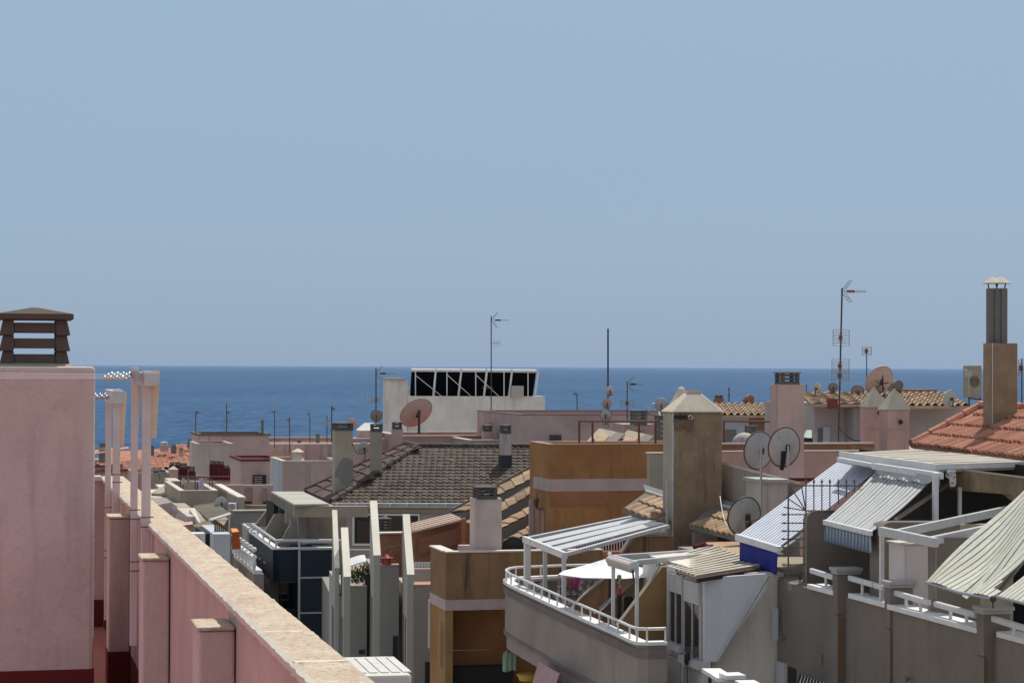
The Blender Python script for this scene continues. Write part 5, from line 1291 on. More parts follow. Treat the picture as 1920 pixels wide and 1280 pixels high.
# parasol
T = thing('parasol', 'big open white parasol on the curved terrace', 'parasol', W(1160, 1180, 41) - Z * .4)
c = W(1143, 1045, 41.2); R = 1.0; N = 8; m = MB(); vs = [c]; rim = []
for i in range(N):
    t = 2 * math.pi * (i + .3) / N; rim.append(c + V((math.cos(t) * R, math.sin(t) * R * 1.0, -.30)))
for i in range(N):
    a, b = rim[i], rim[(i + 1) % N]
    for j in range(5):
        f0, f1 = j / 5, (j + 1) / 5
        sg = lambda f: Z * (-.05 * math.sin(math.pi * f))
        m.add([c.lerp(a, f0) + sg(f0) * .2, c.lerp(a, f1) + sg(f1) * .2, c.lerp(a.lerp(b, .5), f1) + sg(f1), c.lerp(a.lerp(b, .5), f0) + sg(f0)], [(0, 1, 2, 3)])
        m.add([c.lerp(b, f0) + sg(f0) * .2, c.lerp(b, f1) + sg(f1) * .2, c.lerp(a.lerp(b, .5), f1) + sg(f1), c.lerp(a.lerp(b, .5), f0) + sg(f0)], [(3, 2, 1, 0)])
m.build('canopy', paint('white_canvas', (.74, .75, .78), .85), T, sol=.008)
m = MB()
for a in rim: m.cut(); m.tube(c - Z * .05, a - Z * .02, .012, 5)
parts(m, 'rib', M_dark, T)
m = MB(); m.tube(c - Z * 1.8, c + Z * .05, .024, 8); m.build('pole', M_dark, T)
m = MB(); m.ball(c + Z * .07, .04); m.build('finial', M_ledge, T)
T = thing('lamp_post', 'black pole wrapped with a string of ornaments beside the parasol', 'post', W(1160, 1180, 39.8) - Z * .4)
m = MB(); rod(m, (1161, 1078, 39.8), (1160, 1205, 39.8), .04, 8); m.build('pole', M_blackp, T)
m = MB()
for i, v in enumerate((1080, 1086, 1092, 1099)): m.cut(); m.ball(W(1161 + (i % 2) * 2, v, 39.7), .035)
parts(m, 'ornament', M_conc, T)
m = MB(); m.ball(W(1161, 1108, 39.7), .045, (1, 1, 1.6)); m.build('red_flower', paint('red_petal', (.4, .02, .03), .6), T)
# pots
T = plant('potted_plant', 'magenta pot with leaves on a curly iron stand', W(1079, 1084, 43.9), .12, .1, 60, M_leafd, seed=11, pot=(paint('magenta_pot', (.42, .03, .20), .45), .085, .2))
T = plant('potted_plant', 'terracotta pot beside the magenta one under the parasol edge', W(1060, 1083, 43.9), .12, .1, 60, M_leafd, seed=12, pot=(M_pott, .085, .19))
T = thing('plant_stand', 'curly wrought iron plant stand by the patterned wall', 'plant stand', W(1070, 1125, 43.8))
m = MB(); 
for cu in (1056, 1075):
    for R_, v in ((.06, 1108),):
        q = W(cu, v, 43.8); m.path([q + (p * math.cos(t * .5) + Z * math.sin(t * .5)) * R_ * (1 - t * .02) for t in range(14)], .008, 5)
beam(m, (1048, 1116, 43.8), (1084, 1116, 43.8), .02, .02); beam(m, (1050, 1101, 43.8), (1084, 1101, 43.8), .15, .02)
rod(m, (1050, 1101, 43.8), (1052, 1130, 43.8), .008); rod(m, (1083, 1101, 43.8), (1080, 1130, 43.8), .008); m.build('frame', M_dark, T)
T = thing('hanging_rope', 'pale rope sagging from the small pergola post to the white rail', 'rope', W(1112, 1150, 40))
m = MB(); a1, b1 = W(1150, 1114, 39.4), W(1113, 1149, 39.6)
m.path([a1.lerp(b1, i / 8) - Z * (.08 * math.sin(math.pi * i / 8)) for i in range(9)], .010, 5); m.build('rope', M_dishg, T)
# ================================================================== white enclosed balcony room (O)
H = house('apartment_building', 'white enclosed balcony room with a slatted shutter and a ribbed sheet roof', 1370, 1150, 37)
DO = 36.5
A = W(1321, 1083, DO); zq = W(1321, 1240, DO).z
aO = 13.5; wv = tto(A, p, 1437)
M_roomw = stucco('room_white', (.62, .64, .68), streak=.08, var=.04, sc=.8, bs=.2)
m = MB(); m.prism([A, A + p * wv + Z * .05, A + p * wv - Z * .2, V((A.x, A.y, zq)) + p * (tto(A, p, 1345)), V((A.x, A.y, zq))], d * .08); m.build('end_wall', M_roomw, H)
m = MB(); m.obox(V((A.x, A.y, zq)) + d * .085 , p * .05, d * 2.0, Z * (A.z - zq + .02)); m.build('side_frame', M_metalg, H)
# side (street) face features
S0 = W(1321, 1240, DO)
def sd_(s0, s1, z0, z1, x, th, mat, name, par=H, **kw):
    m = MB(); m.obox(V((A.x, A.y, z0)) + d * s0 - p * x, d * (s1 - s0), p * th, Z * (z1 - z0)); return m.build(name, mat, par, **kw)
zt_ = A.z
hh = zt_ - zq
wi = sd_(.14, .95, zq + .05, zq + hh * .66, .03, .02, M_glass, 'window')
sd_(.12, .97, zq + hh * .66, zt_ - .1, .05, .05, M_dishg, 'shutter_box')
m = MB()
for i in range(10):
    z0 = zq + hh * .67 + i * (hh * .25 / 10); m.cut(); m.obox(V((A.x, A.y, z0)) + d * .14 - p * .065, d * .8, p * .015, Z * (hh * .25 / 10 * .75))
parts(m, 'shutter_slat', M_metalg, H)
for s in (.10, .50, .95): sd_(s, s + .04, zq, zq + hh * .66, .05, .045, M_dishg, 'window_bar', wi)
wi2 = sd_(1.1, 1.75, zq + .15, zq + hh * .72, .03, .02, M_glass, 'window')
sd_(1.1, 1.8, zq + hh * .72, zt_ - .08, .05, .05, M_dishg, 'shutter_box')
for s in (1.05, 1.42, 1.8): sd_(s, s + .04, zq, zt_ - .06, .05, .045, M_dishg, 'window_bar', wi2)
sd_(-.02, 1.0, zq - .12, zq, .14, .25, M_metalg, 'sill'); sd_(1.02, 2.0, zq + .02, zq + .12, .12, .2, M_metalg, 'sill')
m = MB(); m.obox(V((A.x, A.y, 0)) - p * .03 + d * .0, p * .1, d * 2.0, Z * (zq - .13)); m.build('balcony_front', M_whiteb, H)
m = MB()
for i in range(9): m.cut(); m.obox(V((A.x, A.y, zq - 1.1)) - p * .06 + d * (.1 + i * .1), p * .03, d * .05, Z * .9)
for i in range(7): m.cut(); m.obox(V((A.x, A.y, zq - 1.1)) - p * .06 + d * (1.15 + i * .1), p * .03, d * .05, Z * .95)
parts(m, 'balcony_slat', M_dishg, H)
# drape over the sill
T = thing('garment', 'black garment draped over the window sill of the white balcony room', 'clothing', W(1298, 1243, 36.4))
m = MB(); q = V((A.x, A.y, zq + .04)) + d * .42 - p * .16
m.ball(q, .09, (.6, 1.4, .8), 10, 8); m.ball(q - Z * .08 + d * .06, .07, (.5, 1.3, 1), 10, 8); m.tube(q - Z * .1, q - Z * .5, .008, 4); m.build('cloth', M_blackp, T, smooth=True)
# beige wall beside
m = MB(); fbx(m, 1335, 1470, 1075, None, DO + .35, 4); m.build('beige_wall', stucco('pale_beige_wall', (.66, .62, .56), streak=.2, sc=.8, var=.06), H)
m = MB(); rod(m, (1441, 1078, DO), (1345, 1240, DO), .022, 8); m.build('diagonal_pipe', M_dishg, H)
m = MB(); fbx(m, 1449, 1459, 1140, 1200, DO + .3, .05, x=.02); m.build('window', M_whiteb, H)
# sheet roof
E = [W(1225, 1056, 40.2), W(1307, 1084, 36.1), W(1436, 1063, 37.4), W(1335, 1024, 42)]
M_rib1 = stucco('cream_ribbed_sheet', (.44, .40, .33), streak=.2, sc=1.2, bs=.2); M_rib2 = stucco('maroon_valley', (.20, .07, .055), streak=.2)
m = MB(); Nn = 12
for i in range(Nn):
    f0, f1, f2 = i / Nn, (i + .62) / Nn, (i + 1) / Nn
    a, b = E[0].lerp(E[1], f0), E[3].lerp(E[2], f0); c, e = E[0].lerp(E[1], f1), E[3].lerp(E[2], f1); g, h = E[0].lerp(E[1], f2), E[3].lerp(E[2], f2)
    up_ = Z * .045
    m.prism([a + up_, c + up_, e + up_, b + up_], Z * -.05); m.prism([c - Z * .01, c.lerp(e, .0) * .0 + g - Z * .01, h - Z * .01, e - Z * .01], Z * -.02, 1)
m.build('sheet_roof', [M_rib1, M_rib2], H)
m = MB(); m.prism([E[1], E[2], E[2] - Z * .07, E[1] - Z * .07], d * .06); m.build('roof_edge', M_dark, H)
# maroon tiled bit and beige bits behind the room
H2 = house('tiled_house', 'low terrace with a maroon edged tan tile strip under the blue valance', 1360, 1030, 41)
m = MB(); P = [W(1318, 1016, 42.5), W(1385, 1015, 42.5), W(1440, 1050, 39), W(1385, 1040, 39.5)]; m.prism(P, Z * -.08); m.build('tile_strip', M_ttan, H2)
m = MB(); beam(m, (1316, 1015, 42.5), (1390, 1014, 42.6), .08, .08); beam(m, (1318, 1018, 42.4), (1440, 1054, 39), .14, .1); m.build('maroon_edge', M_maroon, H2)
m = MB()
for i in range(7): q = W(1322 + i * 14, 1020 + i * 4.2, 42.2 - i * .45); m.cut(); m.tube(q, q - p * .25 - Z * .05 - d * .1, .05, 8)
parts(m, 'tile_end', M_maroon, H2)
m = MB(); fbx(m, 1330, 1470, 1040, None, 42.5, 2); m.build('wall', M_taupel, H2)
m = MB(); P = [W(1440, 1045, 40), W(1525, 1040, 40), W(1525, 1098, 36.5), W(1462, 1088, 37)]; m.prism(P, Z * -.1); m.build('floor_slab', M_beige, H2)
m = MB(); beam(m, (1420, 1050, 39), (1500, 1094, 36.4), .3, .12); m.build('ledge', M_taupel, H2)
m = MB(); beam(m, (1455, 1050, 41), (1530, 1044, 42), .5, .04); m.build('stone_strip', M_copw, H2)
# lower white balcony ledge at the bottom edge
H3 = house('balcony', 'white balcony ledge and square pillar cap at the bottom edge', 1370, 1270, 34)
m = MB(); beam(m, (1333, 1252, 35.2), (1362, 1270, 34), .3, .06); m.obox(W(1362, 1266, 33.8), p * .32, d * .35, Z * -.06); beam(m, (1396, 1274, 33.6), (1425, 1290, 32.5), .3, .06); parts(m, 'ledge', M_ledge, H3)
m = MB(); m.prism([W(1335, 1258, 35.1), W(1364, 1277, 34), W(1364, 1400, 34), W(1335, 1400, 35.1)], p * .1); q = W(1366, 1273, 33.9); m.obox(V((q.x, q.y, 0)), p * .26, d * .25, Z * q.z); q = W(1398, 1282, 33.6); m.obox(V((q.x, q.y, 0)), p * .1, d * -1.2, Z * (q.z - .3)); m.build('wall', M_whiteb, H3)
# ================================================================== right-hand building (R)
H = house('apartment_building', 'taupe balcony building at the right with white rails, square pillars and awnings', 1700, 1200, 32)
R0 = W(1460, 1085, 37.0)
def S(u, v, q=0): return onpl(u, v, R0 + p * q, p)
def sD(u, q=0):
    """depth of the street plane at column u"""
    X = R0 + p * q; t = tto(X, -d, u); return (X - d * t - C0).dot(FW)
def Pt(u, q=0):
    X = R0 + p * q; t = tto(X, -d, u); return X - d * t
zR = R0.z
M_R = stucco('right_taupe', (.215, .185, .158), streak=.35, sc=.8, dirt=(.1, .085, .07))
segs = [(1458, 1573, 0), (1573, 1656, .10), (1656, 1843, .07), (1843, 2010, .17)]
Pend = Pt(2010)
def seg(u0, u1, q, z0, z1, th, name, mat, par=H, uq=0, **kw):
    a, b = Pt(u0, uq), Pt(u1, uq); a = V((a.x, a.y, z0)) + p * q; b = V((b.x, b.y, z0)) + p * q
    m = MB(); m.obox(a, b - a, p * th, Z * (z1 - z0)); return m.build(name, mat, par, **kw)
for u0, u1, q in segs: seg(u0, u1, q, 0, zR - .02, .25, 'balcony_wall', M_R)
a, b = Pt(1458, .3), Pt(2010, .3)
m = MB(); m.obox(V((a.x, a.y, zR - 1.25)) + d * .0, b - a, p * 5, Z * .2); m.build('terrace_floor', M_beige, H)
m = MB(); m.obox(V((a.x, a.y, 0)) + p * .0 - d * .01, (b - a), p * 4.9, Z * (zR - 1.3)); m.build('inner_wall', M_R, H)
for (u0, u1, q) in ((1518, 1566, 0), (1584, 1655, .1), (1660, 1830, .07), (1852, 2010, .17)):
    seg(u0, u1, q - .05, zR - .018, zR + .06, .32, 'ledge', M_ledge, bevel=.01)
# pillars
for (u0, u1, vtop, q, cap_) in ((1564, 1574, 1071, -.03, (1561, 1618)), (1655, 1665, 1096, .03, (1655, 1712)), (1828, 1842, 1145, .02, (1825, 1895))):
    a, b = Pt(u0), Pt(u1); L = (b - a).length
    zt = W(u1, vtop, sD(u1)).z; wp = tto(b, p, cap_[1] - 4)
    m = MB(); bb = V((b.x, b.y, zR - .3)) + p * q; m.obox(bb, a - b, p * wp, Z * (zt - zR + .3)); pl = m.build('pillar', M_R, H)
    m = MB(); m.obox(V((bb.x, bb.y, zt + .002)) - p * .04 - d * .05, (a - b) + d * .1, p * (wp + .09), Z * .05); m.obox(V((bb.x, bb.y, zt - .045)) - p * .02 - d * .025, (a - b) + d * .05, p * (wp + .045), Z * .045); m.build('pillar_cap', M_dishg, pl, bevel=.006)
    m = MB(); m.obox(V((bb.x, bb.y, 0)) , (a - b), p * .3, Z * (zR - .31)); m.build('pilaster', M_R, H)
    m = MB(); m.obox(V((bb.x, bb.y, 0)) - d * .012 + p * .003, d * .01, p * .15, Z * (zR - .35)); m.build('brown_end_plate', stucco('brown_end', (.19, .13, .085), streak=.7), H)  # thin browner plate on the pilaster's near end face
# rails (thick flattened tubes)
def rl(u0, v0, u1, v1, ups, q=.12):
    a, b = S(u0, v0, q), S(u1, v1, q); b.z = b.z * .5 + a.z * .5
    T = thing('balcony_rail', None, None, (0, 0, 0)) if 0 else H
    m = MB(); ax = (b - a); m.obox(a - p * .03, ax, p * .07, Z * .085); rr = m.build('hand_rail', M_metalw, H, bevel=.02)
    m = MB()
    for u in ups: m.cut(); c = Pt(u, q); m.obox(V((c.x, c.y, zR + .05)), p * .03, d * -.05, Z * (a.z - zR - .05))
    parts(m, 'baluster', M_metalw, rr)
rl(1520, 1074, 1565, 1090, (1546,)); rl(1592, 1088, 1636, 1102, (1614,)); rl(1640, 1102, 1657, 1108, ())
rl(1670, 1114, 1742, 1138, (1696, 1723)); rl(1753, 1137, 1829, 1160, (1779, 1809)); rl(1861, 1165, 1930, 1190, (1898,))
# party walls with rounded outer corner
def party(u, vtop, ur, rad, q=.0, D=None, name='party_wall', thick=.16, vt2=None, u_end=None):
    b = Pt(u, q); D = (b - C0).dot(FW); P = []
    uu = lambda du: u + du
    top = vtop
    pts = [(u, 1110 + (u - 1512) * .3)]
    for i in range(7):
        t = math.pi / 2 * i / 6; pts.append((u + rad * (1 - math.cos(t)), top + rad * (1 - math.sin(t))))
    pts += [(ur, vt2 or top), (ur, 1130 + (u - 1512) * .3)]
    m = MB(); PP = fpoly(m, pts, D, thick); o = m.build(name, M_R, H)
    m = MB(); m.path([x - d * .004 for x in PP[:-1]], .013, 5); m.build('edge_trim', M_taupel, o); return o
party(1512, 957, 1650, 20, .28); party(1650, 979, 1800, 22, .28, thick=.4); party(1755, 1007, 1838, 16, .28, thick=.28)
# near-black walls behind the terraces, the interior shade put into their colour
a = Pt(1610, 3.4); b = Pt(2010, 3.4)
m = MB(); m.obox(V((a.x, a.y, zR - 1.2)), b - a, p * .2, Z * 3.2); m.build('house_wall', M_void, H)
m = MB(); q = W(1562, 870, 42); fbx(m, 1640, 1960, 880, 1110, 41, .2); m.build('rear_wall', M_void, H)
m = MB(); fbx(m, 1665, 1900, 985, 1190, 34.5, .15); m.build('yard_wall', stucco('yard_beige', (.56, .48, .36), streak=.4), H)
m = MB(); fbx(m, 1540, 1665, 962, 1100, 36.6, .1); m.build('yard_wall', M_R, H)
# lower storey hints
m = MB(); c = Pt(1462, -.05)
seg(1461, 1476, -.05, W(1470, 1280, 36.5).z - .3, W(1466, 1243, 36.6).z, .05, 'shutter', M_whiteb)
seg(1478, 1494, -.004, W(1480, 1300, 36).z - .2, W(1486, 1256, 36).z, .02, 'opening', M_void)
sheet('lower_awning', [M_blackp, M_ledge], S(1500, 1264, -.02), S(1545, 1279, -.02), S(1492, 1290, -.6), S(1540, 1300, -.6), 8, .01, H, rows=2)
m = MB(); c = S(1540, 1226, -.03); m.obox(c, p * .04, d * .1, Z * -.16); c2 = S(1462, 1195, -.1); m.tube(c2, c2 + p * .2, .04, 8); c3 = S(1695, 1272, -.06); m.tube(c3, c3 + p * .1, .05, 8, .02); parts(m, 'wall_vent', M_concd, H)
# right pergola frame
T = thing('pergola', 'white metal pergola frame at the right, left of the ribbed canopy', 'pergola', Pt(1655, .15) + V((0, 0, zR - Pt(1655).z)))
dA = sD(1652, .15)
A = W(1652, 987, dA); B = W(1755, 1018, sD(1755, .15)); B.z = A.z - .02
m = MB(); m.cut(); beam(m, A, B, .09, .13); m.cut(); beam(m, A.lerp(B, .28), W(1890, 948, dA + 1.2), .08, .12); m.cut(); beam(m, A.lerp(B, .9), W(1870, 980, dA - .6), .08, .12); parts(m, 'beam', M_metalg, T)
m = MB(); q = W(1655, 998, dA); m.obox(V((q.x, q.y, zR + .06)) - p * .03, p * .06, d * .06, Z * (q.z - zR - .06)); m.build('post', M_metalw, T)
T = thing('cabinet', 'tall white plastic cabinet with pitched lid standing on the right-hand balcony', 'cabinet', W(1705, 1165, 33.2))
m = MB(); A, w_ = fbx(m, 1694, 1742, 1022, 1175, 32.6, .55); m.build('body', stucco('cabinet_white', (.62, .58, .56), streak=.02, var=.04, bs=.05, rough=.5), T, bevel=.01)
m = MB(); m.obox(A + d * -.03 - p * .03 + Z * .002, p * (w_ + .06), d * .62, Z * .03); m.build('lid', M_cream, T, bevel=.01)
m = MB(); m.obox(A - d * .004 + p * .04 - Z * 1.15, p * .006, d * .01, Z * 1.1); m.build('door_seam', M_dishg, T)
# ---------------------------------------------------------------- patio roof and concrete beam
T = thing('patio_roof', 'flat white sandwich-panel patio roof on a corner post below the clay tiles', 'canopy', W(1757, 970, 34) - Z * 1.2)
hq = W(1577, 850, 40).z
q = [W(1576, 849, 38.9), W(1757, 873, 35.2), W(1990, 866, 36.5), W(1712, 842, 41.4)]
m = MB(); m.prism([x + Z * 0 for x in q], Z * -.10); m.build('roof_panel', stucco('patio_panel', (.42, .385, .32), streak=.3, sc=1.2, var=.12), T)
m = MB(); beam(m, q[0] + Z * .03, q[1] + Z * .03, .06, .16); m.cut(); beam(m, q[1] + Z * .03, q[2] + Z * .03, .06, .09); m.build('fascia', M_metalw, T)
m = MB()
for i in range(1, 7):
    f = i / 7; m.cut(); beam(m, q[0].lerp(q[1], f) + Z * .012, q[3].lerp(q[2], f) + Z * .012, .03, .012)
parts(m, 'panel_joint', M_dishg, T)
m = MB(); a1, b1 = W(1640, 868, 37.0), W(1764, 886, 34.6); beam(m, a1, b1, .1, .1); m.cut(); beam(m, W(1573, 857, 38.6), W(1650, 871, 37), .08, .06); m.build('gutter', M_metalw, T)
m = MB(); P = W(1757, 884, 34.5); m.obox(P - p * .05 - Z * .8, p * .08, d * .08, Z * .78); m.build('post', M_metalw, T, bevel=.005)
m = MB(); P = W(1798, 905, 35.5); m.obox(P - Z * .0 + V((0, 0, -.62)), p * .05, d * .05, Z * .55); m.build('post', M_metalw, T)
T = thing('awning_bracket', 'white steel awning bracket bolted to the end of the concrete beam', 'bracket', W(1785, 905, 35.2))
m = MB(); fpoly(m, [(1777, 881), (1792, 881), (1793, 906), (1790, 912), (1782, 912), (1781, 898), (1774, 893)], 35.2, .03); m.build('plate', M_metalw, T)
m = MB()
for (u, v) in ((1790, 886), (1790, 894), (1786, 905)): c = W(u, v, 35.19); m.cut(); m.tube(c - d * .012, c + d * .02, .010, 8)
parts(m, 'bolt', M_rust, T)
m = MB(); c = W(1781, 888, 35.15); m.tube(c - d * .03, c + d * .05, .04, 10); m.build('roller_end', M_galv, T)
m = MB(); A1, B1 = W(1797, 881, 35.6), W(1925, 897, 34.0)
m.prism([A1, B1, B1 - Z * .42, W(1897, 927, 34.4), A1 - Z * .33], d * .35); m.build('concrete_beam', M_tower, H)
m = MB(); m.prism([A1 - d * .01 + Z * .002, B1 - d * .01 + Z * .002, B1 - d * .01 + Z * .03, A1 - d * .01 + Z * .03], d * .4); m.build('beam_capping', M_cream, H)
# ---------------------------------------------------------------- awnings
M_awb = paint('awning_blue', (.19, .25, .38), .85); M_aww = paint('awning_white', (.60, .61, .64), .8)
T = thing('awning', 'long blue and white striped awning with a plain deep blue drop', 'awning', W(1420, 1060, 39) - Z * .5)
P0, P1, P2, P3 = W(1385, 1003, 38.4), W(1460, 1027, 36.8), W(1576, 862, 40.0), W(1650, 878, 38.3)
sheet('canvas', [M_aww, M_awb], P0, P1, P2, P3, 15, .002, T, rows=5, per=2)
m = MB(); beam(m, P0 + Z * .03 - p * .03, P1 + Z * .03 + p * .02, .09, .12); m.build('front_bar', M_metalw, T, bevel=.015)
m = MB(); beam(m, P2 + Z * .06, P3 + Z * .06, .09, .09); m.build('cassette', M_metalw, T)
m = MB(); a1, b1 = P0 - Z * .09 + p * .02, P1 - Z * .09 - p * .02; rows = 6; cols = 20; vs = []; fs = []
for j in range(cols + 1):
    for r_ in range(rows + 1): vs.append(a1.lerp(b1, j / cols) - Z * (.36 * r_ / rows) + p * (.02 * math.sin(j * .9) * r_ / rows) - p * .0)
for j in range(cols):
    for r_ in range(rows): fs.append((j * 7 + r_, j * 7 + r_ + 1, j * 7 + r_ + 8, j * 7 + r_ + 7))
m.add(vs, fs); m.build('drop', paint('royal_blue_canvas', (.006, .012, .20), .8), T, smooth=True, sol=.006)
m = MB(); m.cut(); m.tube(P1 - Z * .05, P3 - Z * .25, .03, 6); m.cut(); m.tube(P0 - Z * .05, P2 - Z * .25, .03, 6); parts(m, 'folding_arm', M_metalw, T)
T = thing('awning', 'grey and cream striped awning with a wavy blue-grey valance', 'awning', W(1588, 1030, 36) - Z * .4)
P0, P1, P2, P3 = W(1546, 977, 35.3), W(1633, 998, 33.5), W(1652, 874, 37.5), W(1752, 896, 35.2)
M_agd = paint('awning_grey', (.15, .15, .145), .85); M_agl = paint('awning_cream', (.42, .43, .44), .85)
sheet('canvas', [M_agl, M_agd], P0, P1, P2, P3, 15, .006, T, rows=10, per=2, fn=lambda s, t: -.035 * math.sin(math.pi * t) + .008 * math.sin(23 * s + 3 * t))
m = MB(); beam(m, P0 + Z * .03, P1 + Z * .03, .07, .085); m.build('front_bar', M_metalw, T, bevel=.015)
m = MB(); beam(m, P2 + Z * .05, P3 + Z * .05, .08, .05); m.build('cassette', M_metalw, T)
def valance(par, a, b, drop, mats, n=14, name='valance'):
    m = MB(); rows = 4; cols = n * 4; vs = []
    for j in range(cols + 1):
        x = j / cols; dd_ = drop * (1 + .13 * abs(math.sin(math.pi * x * n / 1.0)))
        for r_ in range(rows + 1):
            t = r_ / rows; vs.append(a.lerp(b, x) - Z * (dd_ * t) + p * (-.035 * math.sin(2 * math.pi * x * n) * (.3 + .7 * t)))
    m.v = vs
    for j in range(cols):
        for r_ in range(rows): m.f.append([j * 5 + r_, j * 5 + r_ + 1, j * 5 + r_ + 6, j * 5 + r_ + 5]); m.m.append((j // 2) % 2); m.t.append(.5)
    return m.build(name, mats, par, smooth=True, sol=.004)
valance(T, P0 - Z * .05 + p * .01, P1 - Z * .05, .24, [paint('valance_blue', (.13, .18, .25), .85), paint('valance_grey', (.36, .40, .45), .85)])
m = MB(); m.cut(); m.tube(P1.lerp(P3, .35) - Z * .12, W(1782, 905, 36.5), .04, 6); m.cut(); m.tube(P0 - Z * .04, P2 - Z * .15, .03, 6); parts(m, 'folding_arm', M_beige, T)
# shade valance hanging below the gutter above the second awning: throws the scalloped shade
m = MB(); a1, b1 = W(1642, 874, 36.9), W(1762, 894, 34.5); cols = 60; vs = []; 
for j in range(cols + 1):
    x = j / cols; q0 = a1.lerp(b1, x); vs += [q0, q0 - Z * (.08 + .07 * abs(math.sin(math.pi * 4.5 * x)))]
m.v = vs
for j in range(cols): m.f.append([j * 2, j * 2 + 1, j * 2 + 3, j * 2 + 2]); m.m.append(0); m.t.append(.5)
m.build('upper_valance', M_agl, T, sol=.004)
# ribbed greenish canopy, two sagging pieces
T = thing('awning', 'sloping sun-bleached green and cream striped awning in two sagging pieces at the right edge', 'awning', W(1800, 1110, 30) - Z * .5)
P0, P1 = W(1737, 1091, 30.3), W(1862, 1122, 28.0); P2, P3 = W(1921, 913, 31.6), W(2046, 938, 29.3)
M_ag1 = tilem('bleached_cream', (.50, .50, .43), (.60, .59, .51), .35, c3=(.36, .31, .19)); M_ag2 = tilem('bleached_green', (.05, .085, .065), (.09, .14, .105), .25, c3=(.22, .2, .1))
sheet('canvas', [M_ag1, M_ag2], P0, P1, P2, P3, 16, .003, T, rows=12, per=2, pat=(0, 0, 0, 1), hole=lambda s, t: s > .86 + .10 * abs(t - .28) and .04 < t < .34, fn=lambda s, t: -.10 * math.sin(math.pi * t) * math.sin(math.pi * min(1, s * 1.2)) - .05 * s * math.sin(6 * t) + .035 * math.sin(9 * s + 5 * t) - .10 * max(0, 1 - abs(s - .55 - .25 * t) * 9) * (1 - t))
Q0, Q1 = W(1870, 1118, 27.9), W(2000, 1150, 26.0); Q2, Q3 = W(2040, 960, 29.3), W(2180, 985, 27.2)
sheet('canvas', [M_ag1, M_ag2], Q0, Q1, Q2, Q3, 16, .003, T, rows=12, pat=(0, 0, 0, 1), fn=lambda s, t: -.06 * math.sin(math.pi * t) + .02 * math.sin(8 * s))
m = MB(); m.cut(); m.tube(P0 + Z * .0, P0.lerp(P1, .5) - Z * .03, .022, 8); m.tube(P0.lerp(P1, .5) - Z * .03, P1, .022, 8); m.cut(); m.tube(Q0, Q1, .022, 8); parts(m, 'front_bar', M_galv, T)
m = MB(); m.ball(P1 + p * .0, .045); m.tube(P1, P1 - Z * .12, .012, 5); m.build('bar_end', M_dark, T)
m = MB(); m.tube(P1, W(1960, 1000, 33), .03, 6); m.build('folding_arm', M_concd, T)
# ---------------------------------------------------------------- iron gate with spears
T = thing('iron_grille', 'rusty iron spear-topped security grille with a fan shaped corner between the awnings', 'railing', W(1495, 1090, 36.3))
DI = 36.6
m = MB(); 
for u in (1478, 1511): m.cut(); rod(m, (u, 905 if u == 1478 else 955, DI), (u, 1092, DI), .014, 6)
for i, v in enumerate((964, 980, 995, 1010, 1026, 1042, 1058, 1073)):
    m.cut(); rod(m, (1469, v, DI), (1511, v, DI), .011, 5)
    c = W(1470, v, DI); m.tube(c - V((.05, 0, 0)), c, .002, 5, .022); m.tube(c, c + V((.035, 0, 0)), .022, 5, .004)
for k_ in range(4):
    t = math.radians(100 + k_ * 24); c = W(1511, 957, DI); m.cut(); m.tube(c, W(1511 + math.cos(t) * (48 - k_ * 2), 957 - math.sin(t) * 48, DI), .011, 5)
m.cut(); rod(m, (1480, 910, DI), (1618, 910, DI), .012, 5); m.cut(); rod(m, (1511, 957, DI), (1575, 957, DI), .012, 5)
for i, u in enumerate((1511, 1526, 1541, 1556, 1572, 1587, 1602)):
    m.cut(); vb = 957 if u < 1570 else 957 - (u - 1556) * .75
    rod(m, (u, 907, DI), (u, vb, DI), .011, 5); c = W(u, 903, DI); m.tube(c - Z * .04, c, .004, 5, .024); m.tube(c, c + Z * .055, .024, 5, .002)
c = W(1617, 905, DI); m.cut(); m.tube(W(1611, 912, DI), W(1623, 901, DI), .02, 5, .003)
parts(m, 'bar', M_iron, T)
m = MB(); rod(m, (1477, 1091, DI), (1512, 1091, DI), .02); rod(m, (1500, 1070, DI), (1500, 1091, DI), .012); m.build('base_rail', M_dark, T)
# dishes by the gate
dish('satellite_dish', 'white rusty rimmed dish behind, left of the pair above the salmon wall', 1422, 844, 36, 44.6, -36, 6, M_dishg, post=0, rim=M_rust, group='satellite dishes on the roofs', lnb=False)
dish('satellite_dish', 'white rusty rimmed dish in front, right of the pair, with a black receiver', 1470, 838, 37.5, 42.5, -32, 6, M_dishw, post=0, rim=M_rust, group='satellite dishes on the roofs', lnb=False)
T = thing('dish_receiver', 'black receiver box hanging in front of the right-hand rusty rimmed dish', 'receiver', W(1468, 870, 41.9))
m = MB(); fpoly(m, [(1466, 845), (1476, 844), (1473, 868), (1469, 882), (1463, 880), (1465, 862)], 41.9, .06); m.build('housing', M_blackp, T, bevel=.008)
dish('satellite_dish', 'plain grey dish below the rusty pair, beside the long striped awning', 1395, 967, 37, 41.8, -30, 12, M_dishg, vb=1010, rim=M_dark, group='satellite dishes on the roofs', lnb=False)
T = thing('dish_receiver', 'dark receiver arm in front of the plain grey dish', 'receiver', W(1400, 990, 41.3))
m = MB(); c = W(1400, 978, 41.3); m.obox(c, p * .1, d * .08, Z * -.12); m.tube(c + p * .05, c + p * .28 + Z * .06, .012, 5); m.tube(c + p * .03 - Z * .1, c - Z * .22 + p * .0, .04, 6); m.build('housing', M_dark, T)
mast('antenna', 'bare steel mast with wall clamps carrying the left rusty rimmed dish', 1427, 828, 970, 44.2, [], r=.025, mat=M_galv, group='bare masts by the grille')
mast('antenna', 'bare steel mast rising from the iron grille to the right rusty rimmed dish', 1478, 836, 1000, 36.7, [], r=.014, mat=M_galv, group='bare masts by the grille')
